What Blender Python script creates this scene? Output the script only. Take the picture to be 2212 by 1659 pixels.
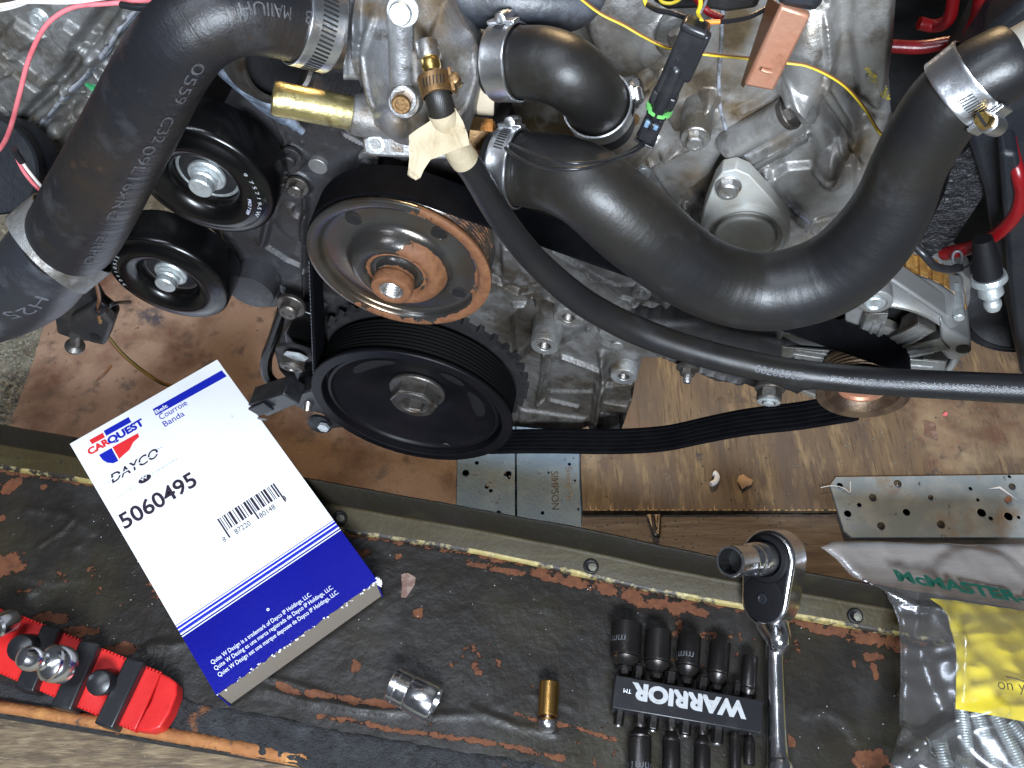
import bpy, math, random
import numpy as np
from mathutils import Vector as V, Matrix
random.seed(7)
rng = np.random.default_rng(11)
for _o in list(bpy.data.objects): bpy.data.objects.remove(_o)
sc = bpy.context.scene
COL = sc.collection
# ---------------------------------------------------------------- camera, world, lamps, exposure
PITCH = math.radians(32)
cam = bpy.data.cameras.new('camera'); camo = bpy.data.objects.new('camera', cam); COL.objects.link(camo)
cam.sensor_width = 36; cam.angle = math.radians(60); cam.clip_start = .01; cam.clip_end = 50
camo.location = (0, 0, 1); camo.rotation_euler = (PITCH, 0, 0)
sc.camera = camo
w = bpy.data.worlds.new('World'); sc.world = w; w.use_nodes = True
w.node_tree.nodes['Background'].inputs[0].default_value = (.62, .68, .8, 1)
w.node_tree.nodes['Background'].inputs[1].default_value = .075
def area(name, loc, target, size, power, color, sy=None):
    l = bpy.data.lights.new(name, 'AREA'); l.energy = power; l.color = color
    l.size = size
    if sy: l.shape = 'RECTANGLE'; l.size_y = sy
    o = bpy.data.objects.new(name, l); COL.objects.link(o); o.location = loc
    o.rotation_euler = (V(target) - V(loc)).to_track_quat('-Z', 'Y').to_euler()
    return o
area('work_light', (.08, -.72, 1.28), (0, .38, .3), .5, 40, (.80, .89, 1), .26)
area('added_overhead_light', (-.5, .1, 2.0), (0, .5, .3), .12, 14, (.8, .88, 1), 1.2)  # added overhead lamp with no seen source, gives the metal its reflections
area('warm_bulb', (.25, 1.7, 1.35), (.1, .45, .5), .16, 13, (1, .70, .38))
sc.view_settings.view_transform = 'Standard'; sc.view_settings.look = 'None'
sc.view_settings.exposure = .33; sc.view_settings.gamma = 1
# ---------------------------------------------------------------- geometry of the place
F = 1915.6; CX = 1106; CY = 829.5
CAM = np.array([0, 0, 1.]); RT = np.array([1., 0, 0])
UP = np.array([0, math.cos(PITCH), math.sin(PITCH)]); BK = np.array([0, -math.sin(PITCH), math.cos(PITCH)])
def ray(u, v): return (u-CX)/F*RT - (v-CY)/F*UP - BK
def P(u, v, z):
    d = ray(u, v); return CAM + d*((z-1)/d[2])
A = np.array([-.1798, -.9837, 0]); A /= np.linalg.norm(A)
EX = np.array([.9837, -.1798, 0]); EZ = np.array([0, 0, 1.])
C0 = P(889, 887, .28)
def E(u, v, off=0.):
    d = ray(u, v); return CAM + d*(((C0 + A*off - CAM) @ A)/(d @ A))
def dep(X): return -((np.asarray(X)-CAM) @ BK)
def px(X, n): return n*dep(X)/F
def nrm(v):
    v = np.asarray(v, float); return v/max(np.linalg.norm(v), 1e-12)
# ---------------------------------------------------------------- materials
def mat(name, col, rough=.5, metal=0., vars=(), bump=None, bump2=None, rvar=None, coat=0., trans=0., spec=.5, rust=None, alpha=1., coords='Object', aniso=0, rustbump=0):
    m = bpy.data.materials.new(name); m.use_nodes = True
    nt = m.node_tree; N = nt.nodes; L = nt.links; b = N['Principled BSDF']
    def noise(scale, detail=5, rough_=.6, dist=0., stretch=None, src=None):
        n = N.new('ShaderNodeTexNoise'); n.inputs['Scale'].default_value = scale; n.inputs['Detail'].default_value = detail
        n.inputs['Roughness'].default_value = rough_; n.inputs['Distortion'].default_value = dist
        if stretch:
            mp = N.new('ShaderNodeMapping'); mp.inputs['Scale'].default_value = stretch
            L.new(tc.outputs[coords], mp.inputs[0]); L.new(mp.outputs[0], n.inputs[0])
        else: L.new(tc.outputs[coords], n.inputs[0])
        return n
    tc = N.new('ShaderNodeTexCoord')
    c4 = lambda c: (c[0], c[1], c[2], 1)
    b.inputs['Base Color'].default_value = c4(col); cur = None
    met_sock = None; rough_sock = None
    def mixcol(cur, fac, c2):
        mx = N.new('ShaderNodeMix'); mx.data_type = 'RGBA'; mx.clamp_factor = True
        L.new(fac, mx.inputs[0])
        if cur is None: mx.inputs[6].default_value = c4(col)
        else: L.new(cur, mx.inputs[6])
        mx.inputs[7].default_value = c4(c2)
        return mx.outputs[2]
    def mrange(src, lo, hi, to0=0., to1=1.):
        r = N.new('ShaderNodeMapRange'); L.new(src, r.inputs[0]); r.inputs[1].default_value = lo; r.inputs[2].default_value = hi
        r.inputs[3].default_value = to0; r.inputs[4].default_value = to1
        return r.outputs[0]
    for vdef in vars:
        c2, scale, lo, hi = vdef[:4]; stretch = vdef[4] if len(vdef) > 4 else None; dist = vdef[5] if len(vdef) > 5 else 0.
        n = noise(scale, 6, .62, dist, stretch)
        cur = mixcol(cur, mrange(n.outputs[0], lo, hi), c2)
    if rust:   # (colour, colour2, noise scale, noise amount, roughness): where the mesh attribute 'wear' is high
        rc, rc2, rs, ra, rr = rust[:5]; sw = rust[5] if len(rust) > 5 else .02
        at = N.new('ShaderNodeAttribute'); at.attribute_name = 'wear'
        n = noise(rs, 8, .68)
        s = N.new('ShaderNodeMath'); s.operation = 'MULTIPLY_ADD'; L.new(n.outputs[0], s.inputs[0]); s.inputs[1].default_value = ra
        L.new(at.outputs['Fac'], s.inputs[2])
        f = mrange(s.outputs[0], .52+ra*.5-sw, .52+ra*.5+sw)
        n2 = noise(rs*1.7, 6, .7)
        mm = N.new('ShaderNodeMix'); mm.data_type = 'RGBA'; L.new(mrange(n2.outputs[0], .35, .65), mm.inputs[0])
        mm.inputs[6].default_value = c4(rc); mm.inputs[7].default_value = c4(rc2)
        mx = N.new('ShaderNodeMix'); mx.data_type = 'RGBA'; L.new(f, mx.inputs[0])
        if cur is None: mx.inputs[6].default_value = c4(col)
        else: L.new(cur, mx.inputs[6])
        L.new(mm.outputs[2], mx.inputs[7]); cur = mx.outputs[2]
        met_sock = mrange(f, 0, 1, metal, 0); rough_sock = mrange(f, 0, 1, rough, rr); rustf = f
    if cur is not None: L.new(cur, b.inputs['Base Color'])
    b.inputs['Metallic'].default_value = metal; b.inputs['Roughness'].default_value = rough
    if met_sock is not None: L.new(met_sock, b.inputs['Metallic']); L.new(rough_sock, b.inputs['Roughness'])
    elif rvar:
        n = noise(rvar[0], 5, .6, 0, rvar[3] if len(rvar) > 3 else None); L.new(mrange(n.outputs[0], .3, .7, rvar[1], rvar[2]), b.inputs['Roughness'])
    b.inputs['Coat Weight'].default_value = coat; b.inputs['Coat Roughness'].default_value = .12
    b.inputs['Transmission Weight'].default_value = trans; b.inputs['Specular IOR Level'].default_value = spec
    b.inputs['Alpha'].default_value = alpha
    last = None
    for bp in (bump, bump2):
        if not bp: continue
        n = noise(bp[0], 6, .6, 0, bp[2] if len(bp) > 2 else None)
        bn = N.new('ShaderNodeBump'); bn.inputs['Distance'].default_value = bp[1]; bn.inputs['Strength'].default_value = 1
        L.new(n.outputs[0], bn.inputs['Height'])
        if last: L.new(last.outputs[0], bn.inputs['Normal'])
        last = bn
    if rust and rustbump:
        bn = N.new('ShaderNodeBump'); bn.inputs['Distance'].default_value = rustbump; bn.inputs['Strength'].default_value = 1
        bn.invert = True
        L.new(rustf, bn.inputs['Height'])
        if last: L.new(last.outputs[0], bn.inputs['Normal'])
        last = bn
    if last: L.new(last.outputs[0], b.inputs['Normal'])
    return m
MT = {}
MT['cast'] = mat('cast_aluminium', (.2, .2, .195), .42, .55, [((.09, .078, .06), 13, .44, .62), ((.34, .34, .34), 60, .5, .75), ((.10, .08, .06), 28, .6, .72), ((.03, .03, .03), 420, .68, .74)], (240, .0006), (1400, .00018), rust=((.035, .028, .018), (.07, .06, .042), 30, 1.3, .5, .3))
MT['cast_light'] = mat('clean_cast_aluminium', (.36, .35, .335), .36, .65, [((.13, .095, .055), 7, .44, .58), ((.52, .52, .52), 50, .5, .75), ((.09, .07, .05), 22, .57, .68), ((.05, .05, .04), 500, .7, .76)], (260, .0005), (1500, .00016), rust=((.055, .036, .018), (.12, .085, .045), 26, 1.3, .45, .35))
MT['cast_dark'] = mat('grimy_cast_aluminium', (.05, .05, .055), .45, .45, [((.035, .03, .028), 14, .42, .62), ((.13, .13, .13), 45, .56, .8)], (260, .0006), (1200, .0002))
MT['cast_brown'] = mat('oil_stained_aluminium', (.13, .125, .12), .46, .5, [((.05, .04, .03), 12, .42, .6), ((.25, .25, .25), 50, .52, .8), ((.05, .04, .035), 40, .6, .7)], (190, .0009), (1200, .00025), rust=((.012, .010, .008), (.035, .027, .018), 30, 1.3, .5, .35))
MT['thermo'] = mat('thermostat_aluminium', (.2, .2, .205), .44, .6, [((.1, .075, .045), 15, .5, .62), ((.36, .36, .36), 38, .5, .7), ((.06, .05, .04), 45, .6, .7), ((.06, .06, .06), 380, .66, .74)], (260, .0006), (1300, .0002), rust=((.06, .04, .02), (.12, .085, .05), 40, 1.3, .5, .3))
MT['flange'] = mat('zinc_plate', (.42, .41, .375), .5, .35, [((.34, .31, .25), 20, .45, .7), ((.46, .49, .49), 60, .5, .8)], (900, .00012))
MT['alt'] = mat('alternator_aluminium', (.27, .27, .265), .4, .55, [((.17, .135, .08), 14, .5, .72), ((.1, .1, .1), 320, .7, .74)], (700, .0002))
MT['stator'] = mat('varnished_stator_steel', (.42, .22, .055), .45, .3, [((.16, .07, .02), 40, .45, .7), ((.6, .4, .15), 90, .55, .75)], (900, .0004, (1, 1, 8)))
MT['rubber'] = mat('black_rubber', (.008, .008, .009), .4, 0, [((.013, .011, .008), 9, .46, .66), ((.022, .022, .024), 34, .58, .76), ((.04, .037, .03), 150, .70, .77), ((.06, .06, .06), 900, .74, .8)], (420, .00012), (60, .00016), rvar=(25, .32, .47), spec=.42)
MT['rubber_ribbed'] = mat('cloth_ribbed_rubber', (.010, .010, .012), .43, 0, [((.026, .018, .011), 7, .46, .66), ((.03, .03, .032), 40, .56, .74), ((.08, .04, .018), 22, .6, .74)], (700, .0002), (70, .0002), rvar=(30, .32, .46), spec=.4)
MT['rubber_blue'] = mat('grey_worn_rubber', (.02, .022, .028), .42, 0, [((.09, .095, .11), 18, .52, .75), ((.02, .02, .02), 60, .5, .7)], (200, .0004), spec=.6)
MT['belt'] = mat('belt_rubber', (.002, .002, .0028), .75, 0, [((.004, .004, .005), 60, .4, .7)], (1500, .00008), spec=.06)
MT['blackpaint'] = mat('gloss_black_paint', (.002, .002, .0022), .2, 0, [((.004, .003, .0025), 20, .5, .75), ((.09, .09, .09), 1300, .76, .79)], (60, .0001), coat=.1, rvar=(18, .2, .3), spec=.35)
MT['crank'] = mat('satin_black_damper', (.004, .004, .005), .42, 0, [((.007, .006, .007), 30, .45, .7), ((.05, .05, .05), 1200, .77, .8)], (90, .0002), spec=.14)
MT['black'] = mat('black_plastic', (.012, .012, .014), .34, 0, [((.03, .03, .03), 50, .5, .8)], (600, .00008))
MT['blackmatte'] = mat('matt_black_steel', (.016, .015, .016), .55, .1, [((.04, .035, .03), 40, .5, .75)], (300, .0005))
MT['deep'] = mat('bay_shade_black', (.002, .002, .0025), .8, 0, [((.005, .005, .005), 12, .45, .7)], (50, .002))
MT['wp'] = mat('rusty_pulley_steel', (.12, .116, .112), .24, .85, [((.12, .085, .055), 16, .46, .66), ((.02, .02, .02), 260, .66, .72)], (500, .00012), rust=((.115, .042, .016), (.18, .077, .03), 110, 2.0, .72), rustbump=.0005)
MT['zinc'] = mat('zinc_plated_steel', (.62, .66, .66), .35, .75, [((.4, .42, .42), 150, .45, .7)], (900, .0003))
MT['steel'] = mat('bolt_steel', (.42, .41, .4), .33, .9, [((.2, .14, .08), 90, .5, .7)], (700, .0002))
MT['steel_dark'] = mat('dark_bolt_steel', (.14, .13, .12), .38, .8, [((.07, .05, .035), 90, .45, .7)], (600, .0003))
MT['clamp'] = mat('stainless_band', (.75, .76, .78), .3, 1, [((.5, .5, .5), 80, .5, .8)], (400, .00012, (1, 1, 1)))
MT['chrome'] = mat('chrome', (.86, .86, .88), .1, 1, [((.5, .42, .34), 60, .62, .78)], (90, .0001), rvar=(70, .11, .27))
MT['brass'] = mat('brass', (.62, .42, .13), .3, 1, [((.35, .2, .05), 70, .5, .75)], (500, .0002))
MT['goldzinc'] = mat('yellow_zinc_tube', (.62, .52, .24), .34, .95, [((.22, .16, .06), 60, .5, .66), ((.75, .7, .5), 35, .5, .7)], (500, .0003), rvar=(50, .25, .5))
MT['brass_satin'] = mat('satin_brass', (.66, .38, .12), .3, 1, (), (900, .0001, (1, 1, .1)))
MT['nutbrass'] = mat('tarnished_brass', (.19, .11, .05), .42, .8, [((.16, .09, .03), 90, .45, .7)], (500, .0003))
MT['copper'] = mat('copper_strip', (.4, .2, .13), .45, .55, [((.4, .17, .1), 40, .45, .7), ((.22, .09, .05), 22, .62, .72)], (300, .0002))
MT['tape'] = mat('masking_tape', (.34, .28, .185), .75, 0, [((.24, .18, .10), 45, .48, .7), ((.12, .09, .06), 160, .62, .7)], (120, .0012), (1500, .0001))
MT['galv'] = mat('galvanised_plate', (.115, .195, .29), .5, .15, [((.165, .25, .34), 35, .45, .65), ((.15, .14, .13), 22, .6, .74), ((.05, .04, .035), 110, .64, .7)], (250, .0003))
MT['galv2'] = mat('galvanised_nail_plate', (.27, .33, .37), .45, .15, [((.38, .42, .44), 30, .45, .65), ((.3, .25, .2), 18, .55, .68), ((.06, .05, .045), 90, .65, .7)], (250, .0003))
MT['hardboard'] = mat('stained_hardboard', (.22, .142, .10), .5, 0, [((.29, .2, .145), 7, .42, .62), ((.12, .062, .042), 9, .5, .66), ((.06, .056, .066), 15, .6, .68), ((.1, .07, .055), 45, .56, .7), ((.02, .014, .01), 110, .67, .71)], (120, .0005), rvar=(12, .35, .65))
MT['ply'] = mat('worn_plywood', (.155, .108, .066), .62, 0, [((.095, .07, .055), 9, .4, .62, (3, .8, 1)), ((.24, .175, .10), 22, .52, .68, (4, .8, 1)), ((.08, .055, .036), 50, .54, .64, (7, .45, 1)), ((.035, .028, .022), 10, .62, .7), ((.13, .065, .045), 6, .54, .66), ((.3, .23, .15), 5, .56, .68), ((.05, .045, .05), 22, .64, .72), ((.02, .015, .01), 150, .7, .74)], (160, .0006, (3, .5, 1)))
MT['ply2'] = mat('horizontal_grain_board', (.17, .13, .095), .62, 0, [((.1, .075, .06), 16, .42, .62, (.6, 6, 1)), ((.22, .175, .13), 28, .5, .7, (.5, 7, 1)), ((.04, .035, .03), 100, .68, .73)], (140, .0007, (.5, 4, 1)))
MT['woodedge'] = mat('fresh_wood_edge', (.62, .42, .2), .6, 0, [((.35, .2, .08), 90, .45, .7)], (400, .0005))
MT['plank'] = mat('weathered_plank', (.2, .145, .085), .7, 0, [((.1, .07, .045), 20, .4, .6, (1.2, 7, 1)), ((.3, .23, .14), 30, .5, .7, (1, 6, 1)), ((.42, .36, .27), 160, .68, .74)], (150, .0012, (.6, 4, 1)))
MT['concrete'] = mat('dirty_concrete', (.2, .19, .15), .85, 0, [((.08, .07, .05), 30, .45, .65), ((.42, .41, .36), 90, .55, .72), ((.03, .03, .03), 140, .62, .68)], (120, .003), (700, .001))
MT['traypaint'] = mat('black_tray_paint', (.018, .0155, .0135), .4, 0, [((.034, .032, .031), 12, .48, .7), ((.014, .012, .01), 30, .5, .7), ((.03, .025, .012), 5, .5, .7), ((.2, .2, .19), 620, .765, .79), ((.12, .115, .1), 130, .72, .76)], (120, .0006), (22, .003), rust=((.15, .056, .025), (.085, .033, .018), 75, 2.2, .8), rustbump=.0022, spec=.3)
MT['tarfoam'] = mat('crusty_underseal', (.03, .031, .034), .75, 0, [((.07, .072, .08), 60, .5, .7), ((.012, .011, .01), 120, .5, .65), ((.26, .1, .035), 18, .64, .7)], (150, .004), (600, .0015))
MT['orange'] = mat('surface_rust', (.34, .14, .045), .8, 0, [((.26, .1, .03), 60, .42, .62), ((.07, .045, .03), 90, .58, .68), ((.55, .27, .08), 30, .55, .7)], (300, .001))
MT['rail'] = mat('olive_primer', (.032, .023, .007), .5, 0, [((.04, .03, .014), 14, .45, .65, (.4, 2, 2)), ((.048, .038, .014), 30, .5, .7, (.3, 3, 3)), ((.012, .01, .008), 90, .64, .68), ((.04, .03, .02), 8, .58, .66)], (150, .0006), spec=.25)
MT['railshade'] = mat('shaded_olive_primer', (.012, .010, .006), .5, 0, [((.015, .012, .01), 20, .45, .65), ((.02, .017, .009), 14, .55, .7)], (140, .0006), spec=.2)  # rail primer darkened: the shade on the upper lip put into its colour
MT['railedge'] = mat('chipped_yellow_edge', (.27, .21, .07), .5, .1, [((.02, .014, .01), 22, .48, .53), ((.4, .33, .15), 120, .5, .7)], (300, .0006))
MT['white'] = mat('white_card', (.9, .9, .91), .38, 0, [((.84, .84, .86), 8, .4, .7), ((.7, .68, .64), 60, .66, .74)], (900, .00004))
MT['blueink'] = mat('blue_print', (.003, .004, .19), .22, 0, [((.004, .006, .22), 8, .4, .7)], (260, .00018), spec=.6)
MT['blueline'] = mat('blue_ink', (.01, .02, .42), .35)
MT['redink'] = mat('red_ink', (.78, .03, .035), .4)
MT['blackink'] = mat('black_ink', (.03, .02, .035), .4)
MT['blacklight'] = mat('faint_grey_ink', (.55, .57, .7), .4)
MT['whiteink'] = mat('white_ink', (.82, .84, .88), .4)
MT['hoseink'] = mat('faded_hose_print', (.12, .125, .14), .6, 0, [((.05, .05, .055), 700, .45, .6)])
MT['hoseink2'] = mat('worn_hose_print', (.07, .07, .075), .6, 0, [((.03, .03, .03), 600, .42, .58)])
MT['card'] = mat('raw_cardboard', (.25, .21, .17), .8, 0, [((.26, .21, .16), 60, .45, .7)], (500, .0004, (1, 1, 6)))
MT['red'] = mat('red_plastic', (.62, .022, .02), .35, 0, [((.5, .012, .012), 20, .45, .7)], (300, .00012), spec=.5)
MT['redwire'] = mat('red_cable', (.15, .003, .005), .32, 0, (), (120, .0005))
MT['pinkwire'] = mat('pink_wire', (.74, .18, .2), .4, 0, [((.6, .12, .14), 30, .45, .6)])
MT['whitewire'] = mat('white_wire', (.7, .68, .66), .4)
MT['yellow'] = mat('yellow_wire', (.62, .46, .03), .4)
MT['brownwire'] = mat('brown_wire', (.15, .06, .02), .4)
MT['orangewire'] = mat('orange_wire', (.75, .18, .01), .4)
MT['blackwire'] = mat('black_wire', (.012, .012, .014), .35, 0, (), (200, .0003))
MT['greenseal'] = mat('green_seal', (.12, .4, .1), .5)
MT['greenpaint'] = mat('green_paint_mark', (.05, .36, .14), .6, 0, [((.2, .24, .2), 160, .52, .62)])
MT['yellowmark'] = mat('yellow_crayon', (.5, .4, .04), .6, 0, [((.25, .22, .15), 200, .45, .55)])
MT['paper'] = mat('yellow_paper', (.95, .74, .015), .6, 0, [((.9, .68, .012), 12, .45, .7)], (40, .0002), (14, .0004))
MT['greenink'] = mat('green_ink', (.0, .045, .028), .5)
MT['lamp_olive'] = mat('olive_ink', (.16, .12, .01), .6)
MT['gunmetal'] = mat('black_oxide_steel', (.05, .046, .045), .34, .85, [((.08, .06, .05), 60, .5, .7)], (600, .0002), rvar=(40, .25, .42))
MT['sealant'] = mat('blue_grey_sealant', (.07, .085, .11), .6, 0, [((.16, .19, .24), 60, .48, .66)], (150, .002))
MT['seam'] = mat('gasket_sealant', (.26, .27, .3), .5, .1, [((.1, .1, .1), 80, .5, .6)], (300, .0012))
MT['copperpipe'] = mat('bright_copper_can', (.6, .32, .22), .28, .9, [((.7, .62, .58), 20, .45, .6)], (200, .0003))
MT['tyre'] = mat('tyre_rubber', (.014, .014, .017), .6, 0, [((.03, .03, .03), 60, .5, .7)], (300, .0005))
MT['frame'] = mat('navy_black_frame', (.005, .006, .009), .5, 0, [((.012, .012, .014), 30, .5, .7)], (200, .0004))
MT['alutube'] = mat('pale_aluminium_tube', (.6, .57, .48), .3, .6, [((.7, .68, .6), 20, .45, .7)], (300, .0002))
MT['foil'] = mat('wrinkled_foil', (.015, .015, .017), .35, .3, [((.2, .2, .2), 200, .66, .7)], (120, .006))
MT['holeblack'] = mat('black_hole', (.003, .003, .003), .6)  # black for hole and slot faces: the dark inside put into the colour
MT['beige'] = mat('beige_gasket_card', (.5, .42, .3), .8, 0, [((.3, .24, .16), 400, .6, .66)])
MT['chip'] = mat('wood_chip', (.5, .32, .18), .7)
MT['brownchip'] = mat('brown_flake', (.16, .09, .07), .6, 0, [((.24, .17, .14), 120, .5, .6)], (400, .0006))
MT['greyink'] = mat('worn_white_print', (.4, .41, .42), .5, 0, [((.3, .3, .3), 200, .5, .7)])
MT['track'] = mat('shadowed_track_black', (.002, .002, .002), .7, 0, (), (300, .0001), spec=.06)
MT['worn_brown'] = mat('worn_brown_steel', (.13, .085, .05), .42, .6, [((.05, .03, .02), 40, .45, .65)], (500, .0003))
MT['deepblack'] = mat('dull_black', (.004, .004, .005), .6, 0, (), (300, .0002), spec=.2)
MT['clearplastic'] = None
def bag_material():
    m = bpy.data.materials.new('clear_polythene'); m.use_nodes = True; nt = m.node_tree; N = nt.nodes; L = nt.links
    for n in list(N): N.remove(n)
    out = N.new('ShaderNodeOutputMaterial'); tc = N.new('ShaderNodeTexCoord')
    tr = N.new('ShaderNodeBsdfTransparent'); tr.inputs[0].default_value = (.9, .91, .93, 1)
    gl = N.new('ShaderNodeBsdfGlossy'); gl.inputs['Roughness'].default_value = .25; gl.inputs[0].default_value = (.9, .93, 1, 1)
    df = N.new('ShaderNodeBsdfDiffuse'); df.inputs[0].default_value = (.6, .57, .55, 1)
    n1 = N.new('ShaderNodeTexNoise'); n1.inputs['Scale'].default_value = 26; n1.inputs['Detail'].default_value = 6; L.new(tc.outputs['Object'], n1.inputs[0])
    bp = N.new('ShaderNodeBump'); bp.inputs['Distance'].default_value = .0009; L.new(n1.outputs[0], bp.inputs['Height'])
    L.new(bp.outputs[0], gl.inputs['Normal'])
    fr = N.new('ShaderNodeFresnel'); fr.inputs[0].default_value = 1.6; L.new(bp.outputs[0], fr.inputs['Normal'])
    m1 = N.new('ShaderNodeMixShader'); m2 = N.new('ShaderNodeMixShader')
    at = N.new('ShaderNodeAttribute'); at.attribute_name = 'wear'
    L.new(at.outputs['Fac'], m1.inputs[0]); L.new(tr.outputs[0], m1.inputs[1]); L.new(df.outputs[0], m1.inputs[2])
    ad = N.new('ShaderNodeMath'); ad.operation = 'MULTIPLY_ADD'; L.new(fr.outputs[0], ad.inputs[0]); ad.inputs[1].default_value = 1.5; ad.inputs[2].default_value = .03
    L.new(ad.outputs[0], m2.inputs[0]); L.new(m1.outputs[0], m2.inputs[1]); L.new(gl.outputs[0], m2.inputs[2])
    L.new(m2.outputs[0], out.inputs[0])
    return m
MT['clearplastic'] = bag_material()
def braid_rubber():
    m = MT['rubber'].copy(); m.name = 'braided_hose_rubber'; nt = m.node_tree; N = nt.nodes; L = nt.links; b = N['Principled BSDF']
    uv = N.new('ShaderNodeUVMap'); uv.uv_map = 'uv'
    mp = N.new('ShaderNodeMapping'); mp.inputs['Rotation'].default_value = (0, 0, math.radians(35)); L.new(uv.outputs[0], mp.inputs[0])
    wv = N.new('ShaderNodeTexWave'); wv.inputs['Scale'].default_value = 110; wv.inputs['Distortion'].default_value = 1.2; L.new(mp.outputs[0], wv.inputs[0])
    bn = N.new('ShaderNodeBump'); bn.inputs['Distance'].default_value = .00009; bn.inputs['Strength'].default_value = .4
    L.new(wv.outputs['Fac'], bn.inputs['Height'])
    old = b.inputs['Normal'].links[0].from_socket; L.new(old, bn.inputs['Normal']); L.new(bn.outputs[0], b.inputs['Normal'])
    return m
MT['braid'] = braid_rubber()
def hoop_rubber(src, name, sx, dist):
    m = MT[src].copy(); m.name = name; nt = m.node_tree; N = nt.nodes; L = nt.links; b = N['Principled BSDF']
    uv = N.new('ShaderNodeUVMap'); uv.uv_map = 'uv'
    mp = N.new('ShaderNodeMapping'); mp.inputs['Scale'].default_value = (sx, 3, 1); L.new(uv.outputs[0], mp.inputs[0])
    ns = N.new('ShaderNodeTexNoise'); ns.inputs['Scale'].default_value = 1; ns.inputs['Detail'].default_value = 4; L.new(mp.outputs[0], ns.inputs[0])
    bn = N.new('ShaderNodeBump'); bn.inputs['Distance'].default_value = dist
    L.new(ns.outputs[0], bn.inputs['Height'])
    old = b.inputs['Normal'].links[0].from_socket; L.new(old, bn.inputs['Normal']); L.new(bn.outputs[0], b.inputs['Normal'])
    return m
MT['hoopA'] = hoop_rubber('rubber_ribbed', 'wrapped_hose_rubber', 260, .0005)
MT['hoopB'] = hoop_rubber('rubber', 'moulded_hose_rubber', 120, .00035)
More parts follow.
